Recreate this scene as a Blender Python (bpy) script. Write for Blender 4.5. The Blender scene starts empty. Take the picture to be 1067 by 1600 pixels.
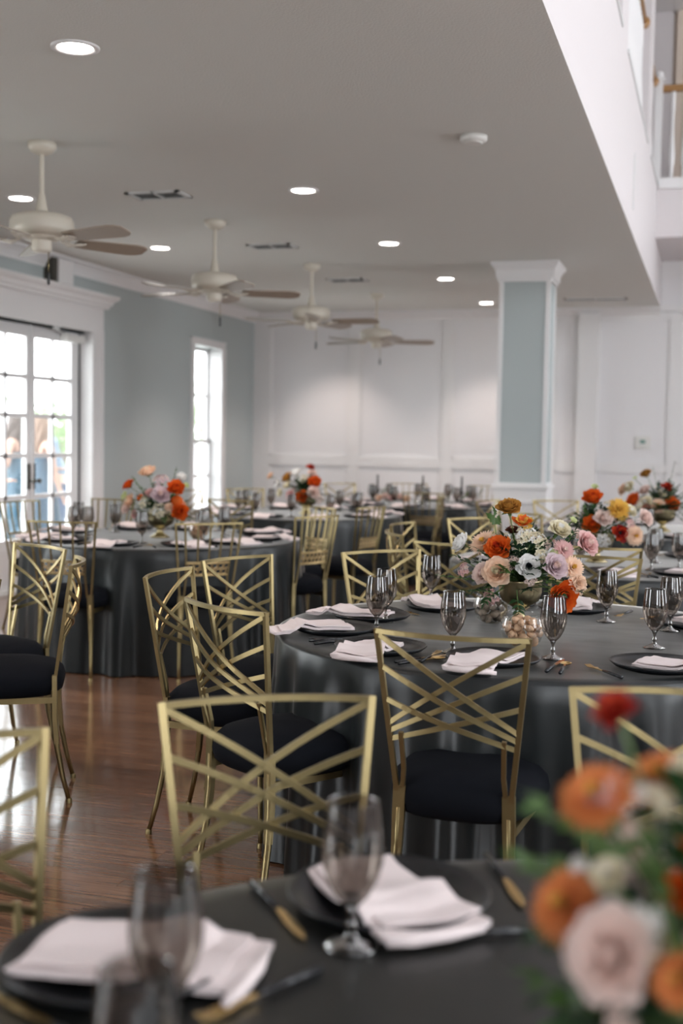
import bpy, math, random
from mathutils import Vector, Matrix
random.seed(7)
C = bpy.context.scene.collection
PI = math.pi
R = math.radians

# ------------------------------------------------------------------ camera, sky, light, exposure
sc = bpy.context.scene
cam = bpy.data.cameras.new('camera'); cam_o = bpy.data.objects.new('camera', cam); C.objects.link(cam_o)
cam.sensor_fit = 'HORIZONTAL'; cam.sensor_width = 24.0
cam.lens = 24.0 * 1900 / 1067
cam.clip_start = 0.05; cam.clip_end = 200
M3 = Matrix(((0.95619805, -0.03352713, 0.29079412), (0.29224547, 0.05277003, -0.95488633), (0.01666938, 0.99804371, 0.06025675)))
cam_o.matrix_world = Matrix.Translation((0, 0, 1.44)) @ M3.to_4x4()
cam.dof.use_dof = True; cam.dof.focus_distance = 4.05; cam.dof.aperture_fstop = 2.2
sc.camera = cam_o
FWD = M3 @ Vector((0, 0, -1)); RGT = M3 @ Vector((1, 0, 0))
def depth(p): return (Vector(p) - cam_o.location).dot(FWD)
def across(p):
    d = Vector(p) - cam_o.location
    return d.dot(RGT) / max(d.dot(FWD), .01)

w = bpy.data.worlds.new('sky'); sc.world = w; w.use_nodes = True
w.node_tree.nodes['Background'].inputs[0].default_value = (0.92, 0.96, 1.0, 1)
w.node_tree.nodes['Background'].inputs[1].default_value = 6.0
sc.view_settings.view_transform = 'Standard'; sc.view_settings.look = 'None'
sc.view_settings.gamma = 1; sc.view_settings.use_curve_mapping = False
sc.view_settings.exposure = 1.08
sc.cycles.use_denoising = True
sc.cycles.max_bounces = 8; sc.cycles.transparent_max_bounces = 24; sc.cycles.diffuse_bounces = 4
sc.cycles.caustics_reflective = False; sc.cycles.caustics_refractive = False
sc.cycles.sample_clamp_indirect = 6

def portal(loc, rot, sx, sy):
    l = bpy.data.lights.new('daylight_opening', 'AREA'); l.shape = 'RECTANGLE'; l.size = sx; l.size_y = sy; l.cycles.is_portal = True
    o = bpy.data.objects.new('daylight_opening', l); C.objects.link(o); o.location = loc; o.rotation_euler = rot
# sky light enters only by the real openings; portals guide the sampling
for y in (-1.9, 2.5, 6.9, 11.3):
    portal((5.18, y, 1.7), (0, R(90), 0), 2.0, 1.6); portal((5.18, y, 4.9), (0, R(90), 0), 1.6, 1.6)
portal((2.4, -4.18, 2.2), (R(90), 0, 0), 1.8, 2.4)
for y in (0.0, 5.13, 9.98): portal((-6.13, y, 1.22), (0, R(-90), 0), 2.44, 1.84)
portal((-6.13, 13.81, 1.5), (0, R(-90), 0), 2.0, .84)

# ------------------------------------------------------------------ materials
MATS = {}
def nodes(m): return m.node_tree.nodes, m.node_tree.links
def mat(name, col, rough=.5, metal=0, spec=.5, sheen=0, coat=0, sub=0, noise=0, nscale=20, bump=0, bscale=60, sheen_col=None):
    m = bpy.data.materials.new(name); m.use_nodes = True
    N, L = nodes(m); b = N['Principled BSDF']
    b.inputs['Base Color'].default_value = (*col, 1); b.inputs['Roughness'].default_value = rough
    b.inputs['Metallic'].default_value = metal; b.inputs['Specular IOR Level'].default_value = spec
    b.inputs['Sheen Weight'].default_value = sheen; b.inputs['Coat Weight'].default_value = coat
    if sheen_col: b.inputs['Sheen Tint'].default_value = (*sheen_col, 1)
    if sub:
        b.inputs['Subsurface Weight'].default_value = sub; b.inputs['Subsurface Radius'].default_value = (.02, .01, .006)
    g = N.new('ShaderNodeNewGeometry')
    if noise:
        t = N.new('ShaderNodeTexNoise'); t.inputs['Scale'].default_value = nscale; t.inputs['Detail'].default_value = 4
        L.new(g.outputs['Position'], t.inputs['Vector'])
        mr = N.new('ShaderNodeMapRange'); mr.inputs['To Min'].default_value = 1 - noise; mr.inputs['To Max'].default_value = 1 + noise
        L.new(t.outputs['Fac'], mr.inputs['Value'])
        mx = N.new('ShaderNodeVectorMath'); mx.operation = 'SCALE'; mx.inputs[0].default_value = col
        L.new(mr.outputs['Result'], mx.inputs['Scale']); L.new(mx.outputs['Vector'], b.inputs['Base Color'])
    if bump:
        t = N.new('ShaderNodeTexNoise'); t.inputs['Scale'].default_value = bscale; t.inputs['Detail'].default_value = 3
        L.new(g.outputs['Position'], t.inputs['Vector'])
        bp = N.new('ShaderNodeBump'); bp.inputs['Strength'].default_value = bump; bp.inputs['Distance'].default_value = .004
        L.new(t.outputs['Fac'], bp.inputs['Height']); L.new(bp.outputs['Normal'], b.inputs['Normal'])
    MATS[name] = m
    return m
def emit(name, col, s):
    m = bpy.data.materials.new(name); m.use_nodes = True
    b = m.node_tree.nodes['Principled BSDF']
    b.inputs['Base Color'].default_value = (.9, .9, .9, 1)
    b.inputs['Emission Color'].default_value = (*col, 1); b.inputs['Emission Strength'].default_value = s
    return m
def thin_glass(name, tint, refl=.12, rough=.02):
    m = bpy.data.materials.new(name); m.use_nodes = True
    N, L = nodes(m); N.remove(N['Principled BSDF']); out = N['Material Output']
    tr = N.new('ShaderNodeBsdfTransparent'); tr.inputs[0].default_value = (*tint, 1)
    gl = N.new('ShaderNodeBsdfGlossy'); gl.inputs['Roughness'].default_value = rough; gl.inputs[0].default_value = (1, 1, 1, 1)
    lw = N.new('ShaderNodeLayerWeight'); lw.inputs['Blend'].default_value = .35
    mr = N.new('ShaderNodeMapRange'); mr.inputs['To Min'].default_value = refl; mr.inputs['To Max'].default_value = min(1, refl * 3 + .32)
    L.new(lw.outputs['Fresnel'], mr.inputs['Value'])
    mx = N.new('ShaderNodeMixShader'); L.new(mr.outputs['Result'], mx.inputs[0]); L.new(tr.outputs[0], mx.inputs[1]); L.new(gl.outputs[0], mx.inputs[2])
    L.new(mx.outputs[0], out.inputs['Surface'])
    return m

m_ceil = mat('ceiling_paint', (.74, .745, .715), .9, bump=.5, bscale=90)
m_bluegrey = mat('blue_grey_paint', (.445, .495, .495), .5)
m_white = mat('white_paint', (.80, .79, .80), .4)
m_trim = mat('trim_paint', (.80, .79, .79), .35)
m_pink_white = mat('warm_white_paint', (.70, .66, .665), .5)
m_beige = mat('beige_paint', (.62, .52, .43), .6)
m_cream_up = mat('cream_paint', (.80, .68, .58), .5)
m_fan = mat('cream_fan_metal', (.66, .61, .52), .35)
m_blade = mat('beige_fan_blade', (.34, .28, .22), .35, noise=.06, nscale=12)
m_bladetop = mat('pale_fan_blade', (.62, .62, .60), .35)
m_dark = mat('dark_metal', (.03, .03, .03), .4)
m_gold = mat('brushed_gold', (.34, .27, .135), .40, metal=1, noise=.10, nscale=40)
m_band = mat('band_gold', (.62, .46, .23), .3, metal=1)
m_bright_gold = mat('polished_gold', (.80, .55, .24), .25, metal=1)
m_ant_gold = mat('antique_gold', (.50, .42, .25), .3, metal=1, noise=.2, nscale=60)
m_seat = mat('black_seat_fabric', (.005, .006, .009), .9, spec=.12)
m_plate = mat('black_stoneware', (.010, .011, .013), .28, spec=.5)
m_napkin = mat('blush_linen', (.80, .70, .69), .8, bump=.2, bscale=900)
m_handle = mat('black_handle', (.01, .011, .014), .25)
m_glass = thin_glass('smoked_glass', (.44, .40, .37), .05)
m_clear = thin_glass('clear_glass', (.95, .96, .95), .02)
m_pane = thin_glass('window_glass', (.97, .98, .97), .04)
m_nut = mat('tan_shell', (.58, .36, .22), .6, noise=.25, nscale=90)
m_nut2 = mat('grey_shell', (.33, .26, .20), .6, noise=.25, nscale=90)
m_leaf = mat('green_leaf', (.022, .065, .018), .5, noise=.3, nscale=30)
m_leaf2 = mat('bright_leaf', (.07, .15, .03), .5, noise=.25, nscale=30)
m_leaf3 = mat('dark_leaf', (.010, .034, .015), .5, noise=.3, nscale=30)
m_stem = mat('green_stem', (.12, .20, .06), .5)
m_plastic = mat('white_plastic', (.76, .75, .72), .4)
m_vent = mat('vent_metal', (.62, .63, .62), .5)
m_slat = mat('vent_slat', (.22, .23, .23), .5)
m_ventdark = mat('vent_dark', (.025, .028, .028), .7)
m_lamp = emit('lamp_glow', (1, .93, .86), 9)
m_lcd = mat('thermostat_display', (.16, .30, .26), .3)
m_rail = mat('oak_handrail', (.36, .19, .07), .35, noise=.15, nscale=20)
m_patio = mat('patio_concrete', (.55, .54, .52), .8)
m_board = mat('dark_bronze', (.05, .045, .035), .35)

# table velvet: soft satin with long waves of nap
def velvet(name, col):
    m = mat(name, col, .42, spec=.46, sheen=.9, sheen_col=(.92, .88, .84))
    m.node_tree.nodes['Principled BSDF'].inputs['Sheen Roughness'].default_value = .16
    N, L = nodes(m); b = N['Principled BSDF']
    g = N.new('ShaderNodeNewGeometry'); mp = N.new('ShaderNodeMapping'); mp.inputs['Scale'].default_value = (3, 9, 2)
    t = N.new('ShaderNodeTexNoise'); t.inputs['Scale'].default_value = 1.3; t.inputs['Detail'].default_value = 3; t.inputs['Distortion'].default_value = .6
    L.new(g.outputs['Position'], mp.inputs[0]); L.new(mp.outputs[0], t.inputs['Vector'])
    mr = N.new('ShaderNodeMapRange'); mr.inputs['To Min'].default_value = .26; mr.inputs['To Max'].default_value = .42
    L.new(t.outputs['Fac'], mr.inputs['Value']); L.new(mr.outputs['Result'], b.inputs['Roughness'])
    return m
m_velvet = velvet('slate_velvet', (.010, .013, .014))
m_velvet_dark = velvet('charcoal_velvet', (.012, .0125, .0118))

# glossy wood: grain stretched along X, tone by plank
def wood():
    m = bpy.data.materials.new('varnished_wood'); m.use_nodes = True; N, L = nodes(m); b = N['Principled BSDF']
    oi = N.new('ShaderNodeObjectInfo'); g = N.new('ShaderNodeNewGeometry')
    mp = N.new('ShaderNodeMapping'); mp.inputs['Scale'].default_value = (1.6, 26, 1)
    ad = N.new('ShaderNodeVectorMath'); ad.operation = 'ADD'
    L.new(g.outputs['Position'], mp.inputs[0]); L.new(mp.outputs[0], ad.inputs[0])
    cm = N.new('ShaderNodeCombineXYZ'); mu = N.new('ShaderNodeMath'); mu.operation = 'MULTIPLY'; mu.inputs[1].default_value = 37
    L.new(oi.outputs['Random'], mu.inputs[0]); L.new(mu.outputs[0], cm.inputs[0]); L.new(cm.outputs[0], ad.inputs[1])
    t = N.new('ShaderNodeTexNoise'); t.inputs['Scale'].default_value = 2.2; t.inputs['Detail'].default_value = 7; t.inputs['Roughness'].default_value = .65
    L.new(ad.outputs[0], t.inputs['Vector'])
    cr = N.new('ShaderNodeValToRGB'); e = cr.color_ramp
    e.elements[0].position = .30; e.elements[0].color = (.105, .052, .030, 1); e.elements[1].position = .75; e.elements[1].color = (.30, .160, .090, 1)
    k = e.elements.new(.52); k.color = (.19, .097, .055, 1)
    L.new(t.outputs['Fac'], cr.inputs[0])
    mr = N.new('ShaderNodeMapRange'); mr.inputs['To Min'].default_value = .8; mr.inputs['To Max'].default_value = 1.2
    L.new(oi.outputs['Random'], mr.inputs['Value'])
    sc_ = N.new('ShaderNodeVectorMath'); sc_.operation = 'SCALE'; L.new(cr.outputs[0], sc_.inputs[0]); L.new(mr.outputs['Result'], sc_.inputs['Scale'])
    L.new(sc_.outputs[0], b.inputs['Base Color'])
    b.inputs['Roughness'].default_value = .17; b.inputs['Coat Weight'].default_value = .5; b.inputs['Coat Roughness'].default_value = .08
    n2 = N.new('ShaderNodeTexNoise'); n2.inputs['Scale'].default_value = 7; n2.inputs['Detail'].default_value = 2
    L.new(g.outputs['Position'], n2.inputs['Vector'])
    bp = N.new('ShaderNodeBump'); bp.inputs['Strength'].default_value = .15; bp.inputs['Distance'].default_value = .004
    L.new(n2.outputs['Fac'], bp.inputs['Height']); L.new(bp.outputs[0], b.inputs['Normal']); L.new(bp.outputs[0], b.inputs['Coat Normal'])
    return m
m_wood = wood()

# ------------------------------------------------------------------ mesh helpers
class MB:
    def __init__(s): s.v = []; s.f = []; s.mi = []; s.sm = []
    def add(s, vs, fs, mi=0, smooth=False):
        o = len(s.v); s.v += [tuple(v) for v in vs]
        for f in fs: s.f.append(tuple(i + o for i in f)); s.mi.append(mi); s.sm.append(smooth)
    def box(s, x0, x1, y0, y1, z0, z1, mi=0):
        vs = [(x, y, z) for x in (x0, x1) for y in (y0, y1) for z in (z0, z1)]
        s.add(vs, [(0, 1, 3, 2), (4, 6, 7, 5), (0, 4, 5, 1), (2, 3, 7, 6), (0, 2, 6, 4), (1, 5, 7, 3)], mi)
    def lathe(s, prof, n=24, mi=0, c=(0, 0, 0), smooth=True, rib=0, ribn=12):
        vs = []
        for r, z in prof:
            for i in range(n):
                a = 2 * PI * i / n; rr = r * (1 + rib * math.cos(ribn * a))
                vs.append((c[0] + rr * math.cos(a), c[1] + rr * math.sin(a), c[2] + z))
        fs = [(k * n + i, k * n + (i + 1) % n, (k + 1) * n + (i + 1) % n, (k + 1) * n + i) for k in range(len(prof) - 1) for i in range(n)]
        s.add(vs, fs, mi, smooth)
        if prof[0][0] > 1e-4: s.add([vs[i] for i in range(n)], [tuple(reversed(range(n)))], mi)
        if prof[-1][0] > 1e-4: s.add([vs[(len(prof) - 1) * n + i] for i in range(n)], [tuple(range(n))], mi)
    def lathe_open(s, prof, n=24, mi=0, c=(0, 0, 0)):
        vs = [(c[0] + r * math.cos(2 * PI * i / n), c[1] + r * math.sin(2 * PI * i / n), c[2] + z) for r, z in prof for i in range(n)]
        s.add(vs, [(k * n + i, k * n + (i + 1) % n, (k + 1) * n + (i + 1) % n, (k + 1) * n + i) for k in range(len(prof) - 1) for i in range(n)], mi, True)
    def tube(s, pts, rad, n=8, mi=0, closed=False):
        pts = [Vector(p) for p in pts]; m = len(pts)
        if not hasattr(rad, '__len__'): rad = [rad] * m
        up = None; vs = []
        for i, p in enumerate(pts):
            t = (pts[(i + 1) % m] - pts[i - 1]) if closed else (pts[min(i + 1, m - 1)] - pts[max(i - 1, 0)])
            t.normalize()
            if up is None: up = t.orthogonal()
            up = (up - t * up.dot(t)).normalized(); b = t.cross(up)
            for k in range(n):
                a = 2 * PI * k / n; vs.append(p + (up * math.cos(a) + b * math.sin(a)) * rad[i])
        rng = m if closed else m - 1
        fs = [(i * n + k, i * n + (k + 1) % n, ((i + 1) % m) * n + (k + 1) % n, ((i + 1) % m) * n + k) for i in range(rng) for k in range(n)]
        if not closed: fs += [tuple(reversed(range(n))), tuple((m - 1) * n + k for k in range(n))]
        s.add(vs, fs, mi, True)
    def strip(s, pts, nrm, wd, th, mi=0):
        """flat bar with rectangular section swept along pts; nrm: normal of its broad side at every point"""
        pts = [Vector(p) for p in pts]; m = len(pts); vs = []
        if not hasattr(wd, '__len__'): wd = [wd] * m
        for i, p in enumerate(pts):
            t = (pts[min(i + 1, m - 1)] - pts[max(i - 1, 0)]).normalized(); n = Vector(nrm[i]); n = (n - t * n.dot(t)).normalized(); b = t.cross(n)
            for sx, sy in ((1, 1), (-1, 1), (-1, -1), (1, -1)): vs.append(p + b * (sx * wd[i] / 2) + n * (sy * th / 2))
        fs = [(i * 4 + k, i * 4 + (k + 1) % 4, i * 4 + 4 + (k + 1) % 4, i * 4 + 4 + k) for i in range(m - 1) for k in range(4)]
        fs += [(3, 2, 1, 0), tuple((m - 1) * 4 + k for k in range(4))]
        s.add(vs, fs, mi, False)
    def mesh(s, name, mats, recalc=True):
        me = bpy.data.meshes.new(name); me.from_pydata(s.v, [], s.f)
        for m in (mats if isinstance(mats, (list, tuple)) else [mats]): me.materials.append(m)
        me.polygons.foreach_set('material_index', s.mi); me.polygons.foreach_set('use_smooth', s.sm)
        me.update()
        if recalc:
            import bmesh
            b = bmesh.new(); b.from_mesh(me); bmesh.ops.recalc_face_normals(b, faces=b.faces); b.to_mesh(me); b.free()
        return me
    def build(s, name, mats, parent=None, loc=None, recalc=True):
        return inst(name, s.mesh(name, mats, recalc), parent, loc)
def inst(name, me, parent=None, loc=None, rot=None, scale=None):
    o = bpy.data.objects.new(name, me); C.objects.link(o)
    if parent is not None: o.parent = parent
    if loc is not None: o.location = loc
    if rot is not None: o.rotation_euler = rot
    if scale is not None: o.scale = (scale,) * 3 if not hasattr(scale, '__len__') else scale
    return o
def tag(o, label=None, cat=None, group=None, kind=None):
    if label: o['label'] = label
    if cat: o['category'] = cat
    if group: o['group'] = group
    if kind: o['kind'] = kind
    return o
def thing(name, label, cat, loc=(0, 0, 0), rz=0, group=None):
    o = bpy.data.objects.new(name, None); C.objects.link(o); o.location = loc; o.rotation_euler = (0, 0, rz); o.empty_display_size = .1
    return tag(o, label, cat, group)
def struct(o): o['kind'] = 'structure'; return o
def copy_tree(o, parent=None):
    c = o.copy(); C.objects.link(c)
    if parent is not None: c.parent = parent
    for ch in KIDS.get(o.name, list(o.children)): copy_tree(ch, c)
    return c
KIDS = {}
def mod_profile(mb, path, prof, closed=False, mi=0):
    """sweep a cross-section prof[(out, up)] along a horizontal path of (x, y, z, outx, outy)"""
    n = len(prof); vs = []
    for (x, y, z, ox, oy) in path:
        for (a, b) in prof: vs.append((x + ox * a, y + oy * a, z + b))
    m = len(path); rng = m if closed else m - 1
    fs = [(i * n + k, i * n + (k + 1) % n, ((i + 1) % m) * n + (k + 1) % n, ((i + 1) % m) * n + k) for i in range(rng) for k in range(n)]
    if not closed: fs += [tuple(range(n)), tuple((m - 1) * n + k for k in reversed(range(n)))]
    mb.add(vs, fs, mi)

# ------------------------------------------------------------------ the setting
LX = -5.95; BY = 15.4; CZ = 3.1; EX = -.673; RX = 5.0; FY = -4.0; HZ = 6.6
PX0, PX1, PY0, PY1 = -4.05, .35, 1.55, 6.95     # region laid with separate floor planks
mb = MB()
mb.box(LX - .2, RX, FY, PY0, -.2, 0); mb.box(LX - .2, RX, PY1, BY + .2, -.2, 0)
mb.box(LX - .2, PX0, PY0, PY1, -.2, 0); mb.box(PX1, RX, PY0, PY1, -.2, 0); mb.box(PX0, PX1, PY0, PY1, -.2, -.018)
floor = struct(mb.build('floor', m_wood))
pw = .09; rows = int((PY1 - PY0) / pw + .5); pl = 1.1
mb = MB(); mb.box(0, pl - .0012, 0, pw - .0012, -.018, 0); me_full = mb.mesh('plank', m_wood)
for r_ in range(rows):
    off = (r_ * .37) % 1.1; xs = [PX0] + [PX0 + off + k * pl for k in range(5) if PX0 + off + k * pl < PX1 - .05 and off + k * pl > .05] + [PX1]
    for a, b in zip(xs, xs[1:]):
        if abs(b - a - pl) < .01: me = me_full
        else:
            mb = MB(); mb.box(0, b - a - .0012, 0, pw - .0012, -.018, 0); me = mb.mesh('plank', m_wood)
        inst('plank', me, floor, (a, PY0 + r_ * pw, 0))

def wall_y(mb, x0, x1, y0, y1, z0, z1, holes):
    ys = y0
    for (a, b, c, d) in sorted(holes):
        mb.box(x0, x1, ys, a, z0, z1)
        if c > z0: mb.box(x0, x1, a, b, z0, c)
        if d < z1: mb.box(x0, x1, a, b, d, z1)
        ys = b
    mb.box(x0, x1, ys, y1, z0, z1)
mb = MB(); wall_y(mb, LX - .2, LX, FY, BY + .2, 0, CZ + .1, [(9.05, 10.91, 0, 2.45), (13.38, 14.24, .5, 2.53), (4.2, 6.06, 0, 2.45), (-.93, .93, 0, 2.45)])
struct(mb.build('wall_left', m_bluegrey))
mb = MB(); hall_y = (-1.9, 2.5, 6.9, 11.3)
wall_y(mb, RX, RX + .2, FY, BY + .2, 0, 3.3, [(y - .8, y + .8, .7, 2.7) for y in hall_y])
wall_y(mb, RX, RX + .2, FY, BY + .2, 3.3, HZ, [(y - .8, y + .8, 4.1, 5.7) for y in hall_y])
struct(mb.build('wall_right', m_white))
mb = MB(); xs = LX - .2
for (a, b, c, d) in ((1.5, 3.3, 1.0, 3.4),):
    mb.box(xs, a, FY - .2, FY, 0, HZ); mb.box(a, b, FY - .2, FY, 0, c); mb.box(a, b, FY - .2, FY, d, HZ); xs = b
mb.box(xs, RX + .2, FY - .2, FY, 0, HZ); struct(mb.build('wall_front', m_white))
mb = MB(); mb.box(LX - .2, RX + .2, BY, BY + .2, 0, 4.2); wb = struct(mb.build('wall_back', m_white))
mb = MB(); mb.box(LX - .2, RX + .2, BY, BY + .2, 4.2, HZ); struct(mb.build('wall_back_upper', m_beige))
# low ceiling under the gallery, and the hall's own ceiling
mb = MB(); mb.box(LX - .2, EX - .001, FY, BY, CZ, CZ + .12); struct(mb.build('ceiling', m_ceil))
mb = MB(); mb.box(LX - .2, RX + .2, FY - .2, BY + .2, HZ, HZ + .1); struct(mb.build('ceiling_hall', m_white))
# gallery front above the low ceiling
mb = MB(); mb.box(EX - .16, EX, FY, BY, CZ + .12, 4.22); mb.box(EX - .001, EX, FY, BY, CZ, CZ + .12)
gal = struct(mb.build('wall_gallery', m_pink_white))
mb = MB()
pil = ((2.05, 2.6), (5.1, 5.65), (8.40, 8.95), (11.66, 12.24))
for a, b in pil:
    m1 = MB(); m1.box(EX - .2, EX, a, b, 4.22, HZ); m1.build('pillar', m_pink_white, gal)
spans = ((2.6, 5.1), (5.65, 8.40), (8.95, 11.66), (12.24, 13.55))
mbal = MB(); mbal.lathe([(.016, 0), (.016, .14), (.022, .16), (.026, .24), (.014, .5), (.013, .72), (.018, .76), (.018, .95)], 8)
me_bal = mbal.mesh('baluster', m_trim)
for a, b in spans:
    m1 = MB(); m1.box(EX - .05, EX + .012, a, b, 4.19, 4.215); m1.build('ledge_moulding', m_vent, gal)
    m1 = MB(); m1.box(EX - .13, EX - .03, a, b, 4.22, 4.30); m1.build('bottom_rail', m_trim, gal)
    n = int((b - a) / .115)
    for i in range(n): inst('baluster', me_bal, gal, (EX - .08, a + (i + .5) * (b - a) / n, 4.30))
    m1 = MB(); m1.tube([(EX - .07, a, 5.30), (EX - .07, b, 5.30)], .032, 10); tag(m1.build('handrail', m_rail, gal), 'dark oak handrail')
    m1 = MB(); m1.tube([(EX - .07, b - .015, 5.28), (EX - .07, b + .0, 5.28)], .06, 14); tag(m1.build('rail_rosette', m_rail, gal), 'round oak rosette')
# shallow moulded panel lines on the gallery front
m1 = MB(); m1.box(EX, EX + .008, 9.94, 9.965, 3.28, 3.72); m1.build('panel_bead', m_vent, gal)
# gallery corridor behind the openings
mb = MB(); mb.box(-2.6, -2.5, FY, BY, 4.2, HZ); struct(mb.build('wall_gallery_inner', m_white))
mb = MB(); mb.box(-2.6, EX - .16, FY, BY, 4.1, 4.21); struct(mb.build('floor_gallery', m_beige))
# bridge across the hall at the far end
mb = MB(); mb.box(EX, RX, 13.6, BY, 3.65, 4.20); br = struct(mb.build('floor_bridge', m_pink_white))
m1 = MB(); m1.box(EX + .02, RX, 13.56, 13.6, 4.16, 4.27); m1.build('fascia_trim', m_trim, br)
for i in range(42):
    inst('baluster', me_bal, br, (EX + .14 + i * .125, 13.65, 4.27), scale=(1.25, 1.25, .97))
m1 = MB(); m1.box(EX + .03, RX, 13.61, 13.68, 5.19, 5.255); tag(m1.build('handrail', m_rail, br), 'oak handrail across the bridge')
m1 = MB(); m1.box(EX - .05, EX + .03, 13.6, 13.68, 4.2, 5.3); m1.box(EX - .065, EX + .045, 13.585, 13.695, 5.3, 5.34); m1.lathe([(.03, 0), (.045, .03), (.03, .06), (.005, .075)], 12, c=(EX - .01, 13.64, 5.34)); m1.build('newel_post', m_trim, br)
m1 = MB(); m1.box(-.58, -.50, BY - .08, BY, 4.2, HZ); struct(m1.build('trim_1', m_cream_up))
m1 = MB(); m1.box(-1.1, -.62, BY - .04, BY, 4.2, HZ); struct(m1.build('trim_2', m_pink_white))

# panelling of the back wall
FZ = .022
def stile(x0, x1, z0=.2, z1=3.02): m1 = MB(); m1.box(x0, x1, BY - FZ, BY, z0, z1); m1.build('stile', m_trim, wb)
def bead_frame(x0, x1, z0, z1):
    m1 = MB(); b = .02
    for (a, c, d, e) in ((x0, x1, z0, z0 + b), (x0, x1, z1 - b, z1), (x0, x0 + b, z0, z1), (x1 - b, x1, z0, z1)): m1.box(a, c, BY - .014, BY, d, e)
    m1.build('panel_moulding', m_trim, wb)
for x0, x1 in ((-5.95, -5.712), (-4.609, -4.46), (-3.355, -3.22), (-2.115, -1.901), (-.547, -.419), (.60, .74), (1.76, 1.90), (2.9, 3.05), (4.0, 4.15)): stile(x0, x1)
m1 = MB(); m1.box(-1.641, -1.39, BY - .10, BY, .2, 3.02); m1.build('pilaster', m_trim, wb)
for x0, x1 in ((-5.712, -4.609), (-4.46, -3.355), (-3.22, -2.115), (-1.901, -1.641), (-1.39, -.547), (-.419, .60), (.74, 1.76), (1.90, 2.9), (3.05, 4.0)):
    for z0, z1 in ((1.085, 1.205), (.2, .28), (2.96, 3.03)):
        m1 = MB(); m1.box(x0, x1, BY - FZ, BY, z0, z1); m1.build('rail', m_trim, wb)
    bead_frame(x0, x1, 1.205, 2.96); bead_frame(x0, x1, .28, 1.085)
def crown(name, path, h=.13, d=.11, m=m_trim):
    prof = [(0, -h), (.018, -h), (.022, -h * .82), (d * .45, -h * .5), (d * .75, -h * .22), (d, -h * .18), (d, 0), (0, 0)]
    mb = MB(); mod_profile(mb, path, prof); return struct(mb.build(name, m))
crown('trim_3', [(LX, FY, CZ, 1, 0), (LX, BY, CZ, 1, -1)])
crown('trim_4', [(LX, BY, CZ, 1, -1), (EX, BY, CZ, 0, -1)])
mb = MB(); mb.box(EX, RX, BY - .02, BY, 3.45, 3.65); struct(mb.build('trim_5', m_trim))
mb = MB(); mb.box(EX - .01, RX, BY - .05, BY, 3.05, 3.12); struct(mb.build('trim_6', m_trim))
for a, b in ((FY, 4.0), (6.3, 8.86), (11.1, BY)):
    mb = MB(); mb.box(LX, LX + .018, a, b, 0, .15); mb.box(LX, LX + .026, a, b, 0, .02); struct(mb.build('baseboard_left', m_trim))
mb = MB(); mb.box(LX, RX, BY - .034, BY, 0, .2); struct(mb.build('baseboard_back', m_trim))

# column
cx0, cx1, cy0, cy1 = -1.955, -1.485, 11.35, 11.80
col = MB(); col.box(cx0 + .012, cx1 - .012, cy0 + .012, cy1 - .012, 0, CZ); col = struct(col.build('column', m_bluegrey))
def colp(name, fn, m=m_trim): m1 = MB(); fn(m1); return m1.build(name, m, col)
def corner_posts(m1):
    for x in (cx0, cx1 - .07):
        for y in (cy0, cy1 - .07): m1.box(x, x + .07, y, y + .07, 1.03, 2.94)
for x in (cx0, cx1 - .04):
    for y in (cy0, cy1 - .04):
        colp('corner_board', lambda m1: m1.box(x, x + .04, y, y + .04, 1.03, 2.94))
colp('pedestal', lambda m1: (m1.box(cx0 - .015, cx1 + .015, cy0 - .015, cy1 + .015, 0, 1.0)))
colp('pedestal_cap', lambda m1: (m1.box(cx0 - .03, cx1 + .03, cy0 - .03, cy1 + .03, 1.0, 1.03), m1.box(cx0 - .008, cx1 + .008, cy0 - .008, cy1 + .008, 1.03, 1.055)))
def ped_frame(m1):
    a, b, y = cx0 + .05, cx1 - .05, cy0 - .015
    for (x0, x1, z0, z1) in ((a, b, .86, .89), (a, b, .2, .23), (a, a + .03, .2, .89), (b - .03, b, .2, .89)): m1.box(x0, x1, y - .012, y, z0, z1)
colp('pedestal_moulding', ped_frame)
def cap(m1):
    prof = [(-.02, 0), (.015, 0), (.015, .03), (.03, .03), (.035, .10), (.045, .12), (.068, .145), (.078, .16), (.078, .18), (-.02, .18)]
    sq = [(cx0, cy0, -1, -1), (cx1, cy0, 1, -1), (cx1, cy1, 1, 1), (cx0, cy1, -1, 1)]
    mod_profile(m1, [(x, y, 2.918, ox, oy) for x, y, ox, oy in sq], prof, closed=True)
colp('capital', cap)

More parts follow.
